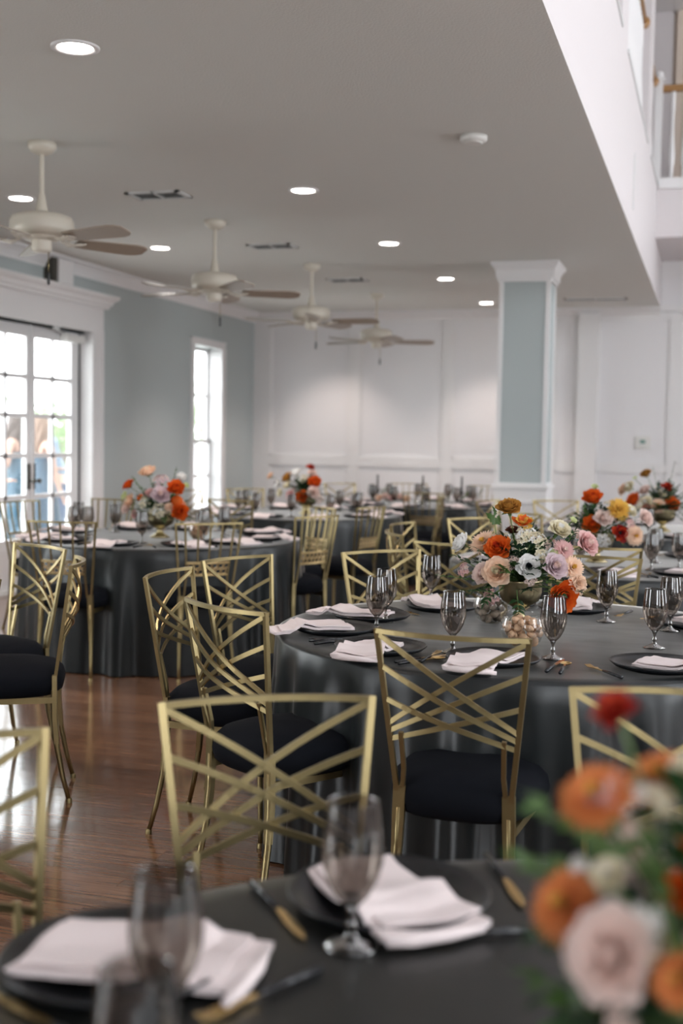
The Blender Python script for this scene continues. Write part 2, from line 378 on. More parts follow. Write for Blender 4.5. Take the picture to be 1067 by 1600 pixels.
# French doors
def french_doors(n, yc, seen):
    d = struct(bpy.data.objects.new('door_%d' % n, None)); C.objects.link(d); d.location = (LX, yc, 0)
    y0, y1 = -.93, .93
    def P(name, fn, m=m_trim, parent=d, **k): m1 = MB(); fn(m1); return m1.build(name, m, parent, **k)
    for s in (-1, 1):
        P('door_casing', lambda m1: (m1.box(0, .03, min(s * .93, s * 1.12), max(s * .93, s * 1.12), 0, 2.48), m1.box(.03, .042, min(s * 1.085, s * 1.12), max(s * 1.085, s * 1.12), 0, 2.48), m1.box(.03, .038, min(s * .93, s * .95), max(s * .93, s * .95), 0, 2.48)))
        P('door_jamb', lambda m1: m1.box(-.2, .03, min(s * .90, s * .93), max(s * .90, s * .93), 0, 2.45))
    P('door_head', lambda m1: (m1.box(-.2, .035, -1.12, 1.12, 2.45, 2.70)))
    prof = [(0, 0), (.05, 0), (.055, .03), (.075, .035), (.085, .07), (.12, .095), (.13, .11), (.13, .13), (0, .13)]
    def corn(m1): mod_profile(m1, [(.0, -1.12, 2.70, 0, -1), (.02, -1.12, 2.70, 1, -1), (.02, 1.12, 2.70, 1, 1), (.0, 1.12, 2.70, 0, 1)], prof)
    P('cornice', corn)
    P('threshold', lambda m1: m1.box(-.2, .02, -.93, .93, 0, .02), m_vent)
    for s in (-1, 1):
        a, b = (s * .012, s * .885)
        y0, y1 = min(a, b), max(a, b); X0, X1 = -.165, -.12
        g0, g1 = (y0 + .062, y1 - .14) if s > 0 else (y0 + .14, y1 - .062)
        z0, z1 = .47, 2.33
        leaf = P('door_leaf', lambda m1: (m1.box(X0, X1, y0, g0, .02, 2.45), m1.box(X0, X1, g1, y1, .02, 2.45), m1.box(X0, X1, g0, g1, z1, 2.45), m1.box(X0, X1, g0, g1, .02, z0)))
        P('panel', lambda m1: m1.box(X1, X1 + .008, g0 + .04, g1 - .04, .10, z0 - .08), m_trim, leaf)
        gm = (g0 + g1) / 2
        P('muntin', lambda m1: m1.box(X0 + .008, X1 - .004, gm - .02, gm + .02, z0, z1), m_trim, leaf)
        rz = [z0, .85, 1.233, 1.604, 1.961, z1]
        for z in rz[1:-1]: P('muntin', lambda m1: m1.box(X0 + .008, X1 - .004, g0, g1, z - .021, z + .021), m_trim, leaf)
        for i in range(5):
            for (p, q) in ((g0, gm - .014), (gm + .014, g1)):
                P('pane', lambda m1: m1.box(X0 + .020, X0 + .024, p, q, rz[i] + .014, rz[i + 1] - .014), m_pane, leaf)
        yh = s * .045
        P('door_handle', lambda m1: (m1.box(X1, X1 + .012, yh - .024, yh + .024, .92, 1.16), m1.tube([(X1 + .01, yh, 1.0), (X1 + .06, yh, 1.0)], .011), m1.lathe([(.001, -.024), (.018, -.018), (.024, 0), (.018, .018), (.001, .024)], 12, c=(X1 + .065, yh, 1.0))), m_board, leaf)
    P('astragal', lambda m1: m1.box(-.12, -.10, -.018, .018, .02, 2.43))
    for s in (-1, 1):
        P('door_hinge', lambda m1: m1.box(-.12, -.108, min(s * .885, s * .905), max(s * .885, s * .905), .02, 2.43), m_ventdark)
    P('door_stop', lambda m1: m1.box(-.10, -.06, -.90, .90, 2.435, 2.45), m_ventdark)
    P('door_closer', lambda m1: (m1.box(-.115, -.035, .52, .86, 2.335, 2.405)), m_plastic)
    P('closer_arm', lambda m1: (m1.tube([(-.08, .55, 2.41), (-.02, .30, 2.425)], .008), m1.box(-.03, -.01, .24, .34, 2.42, 2.45), m1.tube([(-.08, .62, 2.40), (-.08, .62, 2.43)], .01)), m_vent)
french_doors(1, 9.98, True); french_doors(2, 5.13, False)
mb = MB()
for z in (.5, 1.0, 1.5, 2.0): mb.box(LX - .14, LX - .11, -.93, .93, z - .015, z + .015)
for y in (-.9, -.46, -.02, .02, .46, .9): mb.box(LX - .14, LX - .11, y - .02, y + .02, 0, 2.45)
struct(mb.build('door_3', m_trim))
# box above the doors
t = thing('wall_box', 'white square box fixed to the wall above the door cornice', 'wall box', (LX, 10.205, 2.84))
mb = MB(); mb.box(0, .12, -.13, .13, 0, .16 + .06); mb.build('box_body', m_trim, t)
mb = MB(); mb.box(0, .10, -.20, -.13, 0, .22); tag(mb.build('side_panel', m_board, t), 'dark side panel')

# window
wn = struct(bpy.data.objects.new('window_1', None)); C.objects.link(wn); wn.location = (LX, 13.81, 0)
def W(name, fn, m=m_trim, parent=wn): m1 = MB(); fn(m1); return m1.build(name, m, parent)
for s in (-1, 1):
    W('window_casing', lambda m1: (m1.box(0, .025, min(s * .43, s * .52), max(s * .43, s * .52), .42, 2.53), m1.box(.025, .035, min(s * .495, s * .52), max(s * .495, s * .52), .42, 2.53)))
    W('window_jamb', lambda m1: m1.box(-.2, .02, min(s * .415, s * .43), max(s * .415, s * .43), .5, 2.53))
W('window_casing', lambda m1: (m1.box(0, .025, -.52, .52, 2.53, 2.61), m1.box(.025, .035, -.52, .52, 2.59, 2.62)))
W('window_sill', lambda m1: (m1.box(-.2, .06, -.54, .54, .46, .50), m1.box(0, .02, -.5, .5, .38, .46)))
for (z0, z1, x) in ((.5, 1.40, -.13), (1.36, 2.53, -.165)):
    sash = W('sash', lambda m1: (m1.box(x - .03, x, -.415, .415, z0, z0 + .045), m1.box(x - .03, x, -.415, .415, z1 - .045, z1), m1.box(x - .03, x, -.415, -.37, z0, z1), m1.box(x - .03, x, .37, .415, z0, z1)))
    W('muntin', lambda m1: m1.box(x - .025, x - .003, -.018, .018, z0 + .045, z1 - .045), m_trim, sash)
    zm = (z0 + z1) / 2; W('muntin', lambda m1: m1.box(x - .025, x - .003, -.37, .37, zm - .018, zm + .018), m_trim, sash)
    for (p, q) in ((-.37, -.012), (.012, .37)):
        for (c_, d_) in ((z0 + .045, zm - .012), (zm + .012, z1 - .045)): W('pane', lambda m1: m1.box(x - .016, x - .012, p, q, c_, d_), m_pane, sash)
# right-hand and street windows outside the frame: plain frames in their openings
for i, y in enumerate((-1.9, 2.5, 6.9, 11.3)):
    mb = MB()
    for k in (-.78, 0, .78): mb.box(RX + .02, RX + .06, y + k - .02, y + k + .02, .7, 2.7)
    for z in (.72, 1.7, 2.68): mb.box(RX + .02, RX + .06, y - .8, y + .8, z - .02, z + .02)
    struct(mb.build('window_%d' % (i + 2), m_trim))

# ------------------------------------------------------------------ ceiling fittings
def fan_proto():
    t = thing('ceiling_fan', '', 'ceiling fan')
    def P(name, fn, m, parent=t): m1 = MB(); fn(m1); return m1.build(name, m, parent)
    P('ceiling_canopy', lambda b: b.lathe([(.001, 0), (.082, 0), (.082, -.03), (.062, -.055), (.03, -.07), (.001, -.07)], 20), m_fan)
    P('downrod', lambda b: b.lathe([(.014, -.06), (.014, -.34)], 10), m_fan)
    P('rod_collar', lambda b: b.lathe([(.018, -.46), (.024, -.50), (.036, -.555), (.036, -.57)], 14), m_fan)
    P('motor_housing', lambda b: b.lathe([(.03, -.565), (.12, -.575), (.168, -.59), (.182, -.62), (.182, -.665), (.17, -.69), (.15, -.70), (.02, -.705)], 32), m_fan)
    P('switch_housing', lambda b: (b.lathe([(.10, -.70), (.10, -.72), (.05, -.725)], 20), b.lathe([(.058, -.72), (.058, -.775), (.05, -.79), (.001, -.79)], 20)), m_fan)
    for k in range(5):
        a = 2 * PI * k / 5; ca, sa = math.cos(a), math.sin(a)
        tr = lambda r, s_, z: (r * ca - s_ * sa, r * sa + s_ * ca, z)
        b = MB()
        b.strip([tr(.12, 0, -.715), tr(.17, 0, -.735), tr(.22, 0, -.728)], [(0, 0, 1)] * 3, [.03, .045, .03], .008)
        for s_ in (-1, 1): b.tube([tr(.15, 0, -.72), tr(.18, s_ * .04, -.735), tr(.23, s_ * .045, -.725)], .006, 6)
        b.strip([tr(.2, 0, -.728), tr(.26, 0, -.722)], [(0, 0, 1)] * 2, .09, .006)
        b.build('blade_iron', m_fan, t)
        b = MB(); pit = -math.tan(R(15))
        prof = [(.21, .050), (.30, .060), (.58, .073), (.63, .062), (.665, .036)]
        top = []; bot = []
        for r, hw in prof:
            for s_ in (-1, 1): top.append(tr(r, s_ * hw, -.712 + s_ * hw * pit)); bot.append(tr(r, s_ * hw, -.719 + s_ * hw * pit))
        n = len(prof)
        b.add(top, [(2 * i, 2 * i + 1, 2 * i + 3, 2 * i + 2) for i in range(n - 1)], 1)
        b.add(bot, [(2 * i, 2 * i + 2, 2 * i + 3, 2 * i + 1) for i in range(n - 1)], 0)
        vs = top + bot; m_ = 2 * n
        ring = [2 * i for i in range(n)] + [2 * i + 1 for i in reversed(range(n))]
        b.add(vs, [(ring[i], ring[(i + 1) % len(ring)], ring[(i + 1) % len(ring)] + m_, ring[i] + m_) for i in range(len(ring))], 0)
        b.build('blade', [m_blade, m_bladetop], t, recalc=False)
    P('pull_chain', lambda b: b.tube([(.045, .01, -.78), (.046, .01, -.93)], .0022, 5), m_gold)
    P('chain_pull', lambda b: b.lathe([(.001, -.90), (.008, -.915), (.009, -.97), (.001, -.98)], 8, c=(.046, .01, 0)), m_dark)
    for ch in t.children:
        if ch.name.split('.')[0] not in ('ceiling_canopy', 'downrod'): ch.location.z = .17
    return t
fp = fan_proto()
for i, (y, a, lb) in enumerate(((6.25, -17, 'largest cream ceiling fan, cut by the frame edge above the French doors'), (8.78, 27, 'cream ceiling fan second from the French doors, below the slotted ceiling vents'),
                               (11.15, 2, 'cream ceiling fan second from the panelled wall, before the tall window corner'), (13.5, 20, 'smallest cream ceiling fan, hanging nearest the panelled wall'))):
    o = fp if i == 0 else copy_tree(fp)
    o.location = (-3.73, y, CZ); o.rotation_euler.z = R(a); o['label'] = lb; o['group'] = 'cream five-bladed ceiling fans'

def light_proto():
    t = thing('recessed_light', '', 'ceiling light')
    b = MB(); b.lathe([(.105, 0), (.105, -.006), (.09, -.010), (.078, -.006), (.074, 0)], 28); b.build('trim_ring', m_trim, t)
    b = MB(); b.lathe([(.001, -.004), (.076, -.004)], 28); b.build('lens', m_lamp, t, recalc=False)
    return t
lp = light_proto()
LP = [((-2.68, 4.76), 'large lit recessed ceiling light, nearest the camera'), ((-4.74, 7.66), 'lit recessed light behind the largest fan'), ((-4.74, 9.93), 'lit recessed light between the two largest fans'),
      ((-2.69, 7.83), 'lit recessed light in the middle of the ceiling beside the largest vent'), ((-2.69, 10.08), 'lit recessed light second in the row leading to the column'), ((-2.69, 12.37), 'lit recessed light third in the row leading to the column'),
      ((-2.67, 14.6), 'lit recessed light close beside the column capital'), ((-4.74, 5.4), 'recessed light over the left tables'), ((-2.69, 2.5), 'recessed light overhead'), ((-4.74, 12.3), 'recessed light hidden over the corner by the tall window'), ((-4.74, 14.6), 'recessed light in the far corner')]
for i, ((x, y), lb) in enumerate(LP[:7]):
    o = lp if i == 0 else copy_tree(lp)
    o.location = (x, y, CZ); o['label'] = lb; o['group'] = 'recessed ceiling lights'
for (x, y), lb in LP:
    l = bpy.data.lights.new('downlight', 'SPOT'); l.energy = 36; l.color = (1, .84, .76); l.spot_size = R(96); l.spot_blend = .7; l.shadow_soft_size = .05
    o = bpy.data.objects.new('downlight', l); C.objects.link(o); o.location = (x, y, CZ - .03)

def vent(x, y, hx, hy, lb, n=7):
    t = thing('ceiling_vent', lb, 'air vent', (x, y, CZ), 0, 'ceiling air vents')
    b = MB()
    for (a, c, d, e) in ((-hx, hx, -hy, -hy + .03), (-hx, hx, hy - .03, hy), (-hx, -hx + .03, -hy, hy), (hx - .03, hx, -hy, hy), (-.008, .008, -hy, hy)): b.box(a, c, d, e, -.012, 0)
    b.build('vent_frame', m_vent, t)
    b = MB(); b.box(-hx + .02, hx - .02, -hy + .02, hy - .02, -.003, -.001); b.build('backing', m_ventdark, t)
    me = MB(); me.box(-hx + .03, hx - .03, -.0025, .0025, -.009, -.007); me = me.mesh('slat', m_slat)
    for k in range(n): inst('slat', me, t, (0, -hy + .03 + (k + .5) * (2 * hy - .06) / n, 0), (R(25), 0, 0))
vent(-3.72, 7.76, .20, .12, 'largest slotted ceiling vent, between the two largest fans')
vent(-3.72, 10.02, .20, .12, 'slotted ceiling vent between the second and third fans')
vent(-3.72, 12.29, .20, .12, 'small slotted ceiling vent between the third and fourth fans')
vent(-1.36, 14.4, .36, .09, 'long ceiling vent between the column and the gallery front', 6)
t = thing('smoke_detector', 'round white smoke detector on the bare ceiling', 'smoke detector', (-1.31, 6.66, CZ))
b = MB(); b.lathe([(.001, 0), (.075, 0), (.075, -.022), (.062, -.034), (.001, -.036)], 26); b.build('detector_body', m_plastic, t)
b = MB(); b.lathe([(.05, -.034), (.05, -.039), (.04, -.041), (.001, -.041)], 20); b.build('sensor_cap', m_plastic, t)
t = thing('thermostat', 'white thermostat with a small display on the panelled wall', 'thermostat', (-.836, BY, 1.453))
b = MB(); b.box(-.094, .094, -.012, 0, -.08, .08); b.box(-.08, .08, -.028, -.012, -.066, .066); b.build('thermostat_body', m_plastic, t)
b = MB(); b.box(-.032, .032, -.030, -.027, -.012, .032); tag(b.build('display', m_lcd, t), 'grey-green display')
b = MB()
for k in (-1, 0, 1): b.box(k * .03 - .008, k * .03 + .008, -.031, -.027, -.05, -.038)
b.build('button', m_vent, t)

# ------------------------------------------------------------------ chairs
def hwz(z): return .155 + (.205 - .155) * max(0, (z - .46)) / .47
def S(u, z, bow=.042):
    h = hwz(z); y = -.185 - .065 * (z - .46) / .47
    k = max(0, min(1, (z - .5) / .25))
    return Vector((u * h, y - bow * k * (1 - u * u), z))
def SN(u, z, bow=.05): return (Vector((2 * bow * u / hwz(z), -1, 0))).normalized() * 1.0 if True else None
def curve_on(u0, z0, u1, z1, n=10, bow=.042):
    P = []; Nn = []
    for i in range(n + 1):
        f = i / n; u = u0 + (u1 - u0) * f; z = z0 + (z1 - z0) * f
        P.append(S(u, z, bow)); Nn.append(SN(u, z, bow))
    return P, Nn
def seat_base(t):
    b = MB(); n = 40; prof = [(0, .418), (.90, .418), (.985, .432), (1.02, .465), (.99, .498), (.88, .522), (.6, .538), (.3, .545), (0, .548)]
    vs = []; 
    for r, z in prof:
        for i in range(n):
            a = 2 * PI * i / n; c, s_ = math.cos(a), math.sin(a); p = 3.2
            q = (abs(c) ** p + abs(s_) ** p) ** (-1 / p); wx = .215 - .03 * (-s_ > 0) * abs(s_)
            vs.append((r * q * c * wx, r * q * s_ * .215, z))
    b.add(vs, [(k * n + i, k * n + (i + 1) % n, (k + 1) * n + (i + 1) % n, (k + 1) * n + i) for k in range(len(prof) - 1) for i in range(n)], 0, True)
    tag(b.build('seat', m_seat, t), 'black padded seat')
    b = MB()
    for (p, q) in (((-.17, .18), (.17, .18)), ((-.165, -.18), (-.18, .18)), ((.165, -.18), (.18, .18))):
        d = Vector((q[0] - p[0], q[1] - p[1], 0)); nn = Vector((-d.y, d.x, 0)).normalized()
        b.strip([(p[0], p[1], .405), (q[0], q[1], .405)], [nn, nn], .024, .012)
    b.build('seat_frame', m_gold, t)
    for s_ in (-1, 1):
        b = MB(); b.tube([(s_ * .178, .178, .44), (s_ * .183, .186, .3), (s_ * .186, .192, .05), (s_ * .186, .192, .012)], [.0125, .0115, .009, .009], 8)
        b.lathe([(.012, 0), (.012, .014), (.009, .018)], 10, c=(s_ * .186, .192, 0)); b.build('leg', m_gold, t)
        b = MB(); b.strip([(s_ * .150, -.186, .50), (s_ * .152, -.186, .42), (s_ * .155, -.187, .33), (s_ * .159, -.195, .23)], [(0, 1, 0)] * 4, [.034, .034, .029, .021], .018)
        b.tube([(s_ * .152, -.184, .44), (s_ * .155, -.185, .34), (s_ * .160, -.196, .22), (s_ * .168, -.219, .10), (s_ * .176, -.242, .012)], [.013, .0125, .0115, .010, .009], 8)
        b.lathe([(.012, 0), (.012, .014), (.009, .018)], 10, c=(s_ * .176, -.244, 0)); b.build('leg', m_gold, t)
def chair_cross():
    t = thing('criss_cross_chair', '', 'chair'); seat_base(t)
    P, Nn = curve_on(-1, .93, 1, .93, 14, .042); b = MB(); b.strip(P, Nn, .0125, .013); b.build('top_rail', m_gold, t)
    for s_ in (-1, 1):
        P = [S(s_, z) for z in (.936, .8, .64, .47)]; b = MB(); b.strip(P, [(0, 1, 0)] * 4, .014, .013); b.build('back_post', m_gold, t)
        P = [S(s_ * .80, .655), Vector((s_ * .137, -.197, .55)), Vector((s_ * .143, -.188, .485))]; b = MB(); b.strip(P, [(0, 1, 0)] * 3, .012, .011); b.build('strut', m_gold, t)
        for za, zb in ((.925, .676), (.835, .655), (.745, .632)):
            P, Nn = curve_on(-s_, za, s_ * .985, zb, 14, .042 + .005 * s_); b = MB(); b.strip(P, Nn, .0135, .007); b.build('cross_bar', m_gold, t)
    return t
def chair_slat():
    t = thing('slat_back_chair', '', 'chair'); seat_base(t)
    P, Nn = curve_on(-1, .93, 1, .93, 12, .03); b = MB(); b.strip(P, Nn, .011, .011); b.build('top_rail', m_gold, t)
    Sb = lambda u, z: S(u, z, .03)
    for s_ in (-1, 1):
        b = MB(); b.strip([Sb(s_, z) for z in (.935, .8, .64, .47)], [(0, 1, 0)] * 4, .0115, .0115); b.build('back_post', m_gold, t)
        b = MB(); b.strip([Sb(s_ * (.74 if z > .6 else .85), z) for z in (.93, .75, .62, .48)], [(0, 1, 0)] * 4, .010, .010); b.build('back_post', m_gold, t)
    for u in (-.40, 0, .40):
        b = MB(); b.strip([Sb(u * .92, z) for z in (.93, .8, .695)], [(0, 1, 0)] * 3, .009, .009); b.build('slat', m_gold, t)
    b = MB()
    for z in (.70, .625):
        P, Nn = curve_on(-.74, z, .74, z, 10, .03); b.strip(P, Nn, .012, .010)
    for k in range(7):
        for j in range(2):
            u = -.62 + k * .205 + (j - .5) * .07; z = .645 + j * .034; P = []
            for i in range(7):
                a = 2 * PI * i / 7 + j; P.append(S(u + .10 * math.cos(a), z + .015 * math.sin(a), .03))
            b.tube(P, .0035, 5, closed=True)
    tag(b.build('lattice_band', m_band, t), 'pierced gold scroll band')
    return t
pc, ps = chair_cross(), chair_slat()
KIDS[pc.name] = list(pc.children); KIDS[ps.name] = list(ps.children)
used = {}
def chair(kind, mx, my, face, lb, grp):
    """mx, my: middle of the top rail; face: heading of the sitter in degrees"""
    p = pc if kind == 'X' else ps
    if kind not in used: used[kind] = 1; o = p
    else:
        o = p.copy(); C.objects.link(o)
        for ch in KIDS[p.name]: c = ch.copy(); C.objects.link(c); c.parent = o
    f = R(face); d = Vector((math.cos(f), math.sin(f), 0))
    o.location = Vector((mx, my, 0)) + d * .262; o.rotation_euler = (0, 0, f - PI / 2)
    o['label'] = lb; o['group'] = grp
    return o
g0, g1, g2, g3, g4, g5, g6 = ('chairs round the nearest table', 'chairs round the centre table', 'chairs round the table by the French doors', 'chairs round the table by the tall window',
                              'chairs round the table by the panelled wall', 'chairs round the table behind the centre table', 'chairs round the table beside the column')
CH = [
 ('X', -.81, 2.19, -60, 'criss-cross gold chair back rising directly behind the nearest table in the middle', g0),
 ('X', -1.205, 1.66, -33, 'criss-cross gold chair back cut by the lower left frame edge', g0),
 ('X', -.060, 2.555, -84, 'criss-cross gold chair behind the dark red flower, cut by the right frame edge', g0),
 ('X', -.64, 3.095, 88, 'criss-cross gold chair with its back squarely to us, tucked under the centre table', g1),
 ('X', -1.40, 3.37, 58, 'criss-cross gold chair with its seat behind the middle foreground chair back', g1),
 ('X', -1.93, 4.12, 0, 'criss-cross gold chair turned sideways beside the open wooden floor at the centre table', g1),
 ('X', -1.90, 4.73, -22, 'criss-cross gold chair just behind the sideways one at the centre table', g1),
 ('X', -1.43, 5.31, -42, 'criss-cross gold chair directly behind the pair of smoked goblets on the centre table', g1),
 ('X', -.49, 5.49, -95, 'criss-cross gold chair across the centre table, beside the large flower arrangement', g1),
 ('X', .58, 5.0, -150, 'criss-cross gold chair at the far right of the centre table', g1),
 ('X', -1.22, 5.87, 78, 'criss-cross gold chair with sagging top rail, left of the white ranunculus', g5),
 ('X', -.52, 6.0, 85, 'criss-cross gold chair back peeping over the one across the centre table', g5),
 ('X', -1.66, 6.42, 25, 'criss-cross gold chair seen nearly edge-on beside the leaning slat-back chair', g5),
 ('X', -1.79, 7.12, -6, 'criss-cross gold chair at the left side of the table behind the centre table', g5),
 ('X', -1.51, 7.87, -38, 'criss-cross gold chair behind the golden rose, left of the column foot', g5),
 ('S', -3.60, 6.25, 98, 'slat-back gold chair with pierced band, back to us at the table by the French doors', g2),
 ('S', -2.80, 6.56, 132, 'slat-back gold chair right of the footed flower bowl by the French doors', g2),
 ('S', -4.96, 7.99, -12, 'slat-back gold chair right against the French doors', g2),
 ('S', -2.44, 7.50, 156, 'tall slat-back gold chair whose pierced band and navy seat show in the middle aisle', g2),
 ('S', -2.75, 8.50, -127, 'slat-back gold chair with bright rails directly behind the middle aisle slat chair', g3),
 ('S', -4.50, 8.62, -100, 'slat-back gold chair against the grey wall behind the French door table glasses', g2),
 ('X', -4.69, 10.45, -10, 'criss-cross gold chair below the tall window, right of the footed flower bowl', g3),
 ('X', -3.71, 9.09, 82, 'dark criss-cross chair back behind the glass bowl on the French door table', g3),
 ('X', -4.39, 11.14, -40, 'criss-cross chair under the grey wall corner, behind the far goblets', g3),
 ('S', -2.42, 8.75, 165, 'slat-back gold chair seen edge-on, leaning beside the middle aisle', g3),
 ('X', -2.33, 10.75, 195, 'criss-cross chair with bright crossing bars in the dark gap between the far tables', g3),
 ('S', -2.66, 11.40, 87, 'slat-back chair back in front of the greenery table by the panelled wall', g4),
 ('S', -3.37, 13.75, -75, 'slat-back chair against the panelled wall behind the greenery table', g4),
 ('S', -2.45, 13.72, -105, 'slat-back chair just left of the column pedestal by the panelled wall', g4),
 ('S', -1.90, 12.3, -160, 'slat-back chair half hidden by the column pedestal', g4),
 ('X', -1.83, 10.25, -18, 'criss-cross chair low against the front of the column pedestal', g6),
 ('X', -1.28, 8.66, 42, 'criss-cross chair right of the golden rose, before the column foot', g6),
 ('X', -1.30, 10.64, -62, 'criss-cross chair right of the column, facing the table with goblets', g6),
 ('X', -4.05, 13.2, -40, 'criss-cross chair at the far corner by the panelled wall', g4),
 ('X', -2.43, 4.34, 207, 'criss-cross gold chair seen edge-on with its black seat at the left frame edge', 'chairs round the left table'),
 ('X', -2.88, 4.83, 243, 'criss-cross gold chair showing its bright curved back bars, left frame edge', 'chairs round the left table'),
 ('X', -2.335, 3.45, 180, 'criss-cross gold chair of which only one post shows at the left frame edge', 'chairs round the left table'),
]
for c in CH: chair(*c)

# ------------------------------------------------------------------ tables and cloths
TB = dict(front=(0, 1.08), main=(-.6, 4.35), t2=(-3.5, 7.42), t3=(-3.55, 10.35), t4=(-2.95, 12.6), t5=(-.53, 7.05), t6=(-.4, 9.75), left=(-3.72, 3.78))
TL = dict(front='nearest table', main='centre table', t2='French door table', t3='tall window table', t4='table by panelled wall', t5='table behind centre table', t6='table beside the column', left='left table')
for k, (x, y) in TB.items():
    t = thing('round_table', 'round folding table hidden under the dark cloth of the ' + TL[k], 'table', (x, y, 0), 0, 'round tables')
    b = MB(); b.lathe([(.001, .725), (.912, .725), (.912, .752), (.001, .752)], 48); b.build('tabletop', m_board, t)
    for a in range(4):
        an = PI / 4 + a * PI / 2; b = MB(); b.tube([(.55 * math.cos(an), .55 * math.sin(an), .725), (.62 * math.cos(an), .62 * math.sin(an), 0)], .016, 8); b.build('leg', m_dark, t)
    rnd = random.Random(hash(k) % 1000 if False else len(k) * 7 + int(x * 10) % 17)
    folds = [(rnd.randint(13, 34), rnd.uniform(0, 6.28), rnd.uniform(.3, 1)) for _ in range(5)]
    n = 300; prof = [(0, 0), (.5, 0), (.86, 0), (.908, 0), (.918, -.004), (.923, -.014)] + [None] * 13
    vs = [(0, 0, .76)]; fs = []; rings = []
    for j in range(1, len(prof)):
        row = []
        for i in range(n):
            a = 2 * PI * i / n
            if prof[j]: r, z = prof[j][0], .76 + prof[j][1]
            else:
                f = (j - 5) / 13; z = .746 - f * .738
                s_ = sum(am * math.sin(q * a + ph) for q, ph, am in folds) / 2.2
                s_ = math.tanh(1.6 * s_)
                r = .924 + f * .030 + (.004 + .036 * f ** .75) * s_
            row.append(len(vs)); vs.append((r * math.cos(a), r * math.sin(a), z))
        if j == 1: fs += [(0, row[i], row[(i + 1) % n]) for i in range(n)]
        else: fs += [(rings[-1][i], row[i], row[(i + 1) % n], rings[-1][(i + 1) % n]) for i in range(n)]
        rings.append(row)
    b = MB(); b.add(vs, fs, 0, True)
    o = b.build('tablecloth', m_velvet_dark if k == 'front' else m_velvet, None, (x, y, 0))
    tag(o, ('charcoal' if k == 'front' else 'slate grey') + ' velvet cloth falling to the floor round the ' + TL[k], 'tablecloth', 'velvet tablecloths')

# ------------------------------------------------------------------ place settings
b = MB(); b.lathe([(.001, 0), (.085, 0), (.10, .006), (.132, .016), (.146, .024), (.148, .022), (.134, .011), (.10, .0), (.09, 0)], 44)
b = MB(); b.lathe([(.001, .002), (.085, .002), (.095, .003), (.130, .014), (.1465, .0235), (.149, .021), (.135, .009), (.102, -.001), (.088, -.001), (.001, -.001)], 44); me_plate = b.mesh('plate', m_plate)
def napkin_mesh(var):
    rnd = random.Random(var); nu, nv = 8, 16; top = []; bot = []
    W_ = .145 + rnd.uniform(-.01, .01); L0 = -.055 if var < 6 else -.07
    for j in range(nv + 1):
        s_ = L0 + (.235 - L0) * j / nv
        zz = .012 if s_ < .085 else (.012 + (min(s_, .150) - .085) / .065 * .018 if s_ < .150 else max(.008, .030 - (s_ - .150) * (.9 + .1 * var)))
        for i in range(nu + 1):
            u = i / nu - .5; skew = rnd.uniform(-.0008, .0008)
            wd = W_ * (1 + .12 * max(0, s_ - .1) / .1 * (1 if var % 2 else -.4))
            x = u * wd + .018 * math.sin(s_ * 9 + var); z = zz + .0035 * math.sin(u * 7 + var * 2 + s_ * 14) + skew + .003
            top.append((x, s_, z + .007)); bot.append((x * .985, s_ - .001, z - .002))
    w_ = nu + 1; F = [(j * w_ + i, j * w_ + i + 1, (j + 1) * w_ + i + 1, (j + 1) * w_ + i) for j in range(nv) for i in range(nu)]
    b = MB(); b.add(top, F, 0, True); b.add(bot, [tuple(reversed(f)) for f in F], 0, True)
    n = len(top); edge = [i for i in range(w_)] + [j * w_ + nu for j in range(1, nv + 1)] + [nv * w_ + i for i in reversed(range(nu))] + [j * w_ for j in reversed(range(1, nv))]
    b.add(top + bot, [(edge[i], edge[i] + n, edge[(i + 1) % len(edge)] + n, edge[(i + 1) % len(edge)]) for i in range(len(edge))], 0, True)
    # upper layer of the fold, a little narrower
    t2 = [(x * .93 - .006, y * .86 + .004, z + .006) for x, y, z in top]; b2 = [(x, y, z - .004) for x, y, z in t2]
    b.add(t2, F, 0, True); b.add(b2, [tuple(reversed(f)) for f in F], 0, True)
    b.add(t2 + b2, [(edge[i], edge[i] + n, edge[(i + 1) % len(edge)] + n, edge[(i + 1) % len(edge)]) for i in range(len(edge))], 0, True)
    # rolled end lying on the cloth
    b.tube([(-W_ * .52, .228, .010), (-W_ * .1, .236, .012), (W_ * .3, .233, .012), (W_ * .55, .226, .010)], [.006, .009, .010, .006], 8)
    return b.mesh('napkin', m_napkin)
me_nap = [napkin_mesh(i) for i in range(5)]
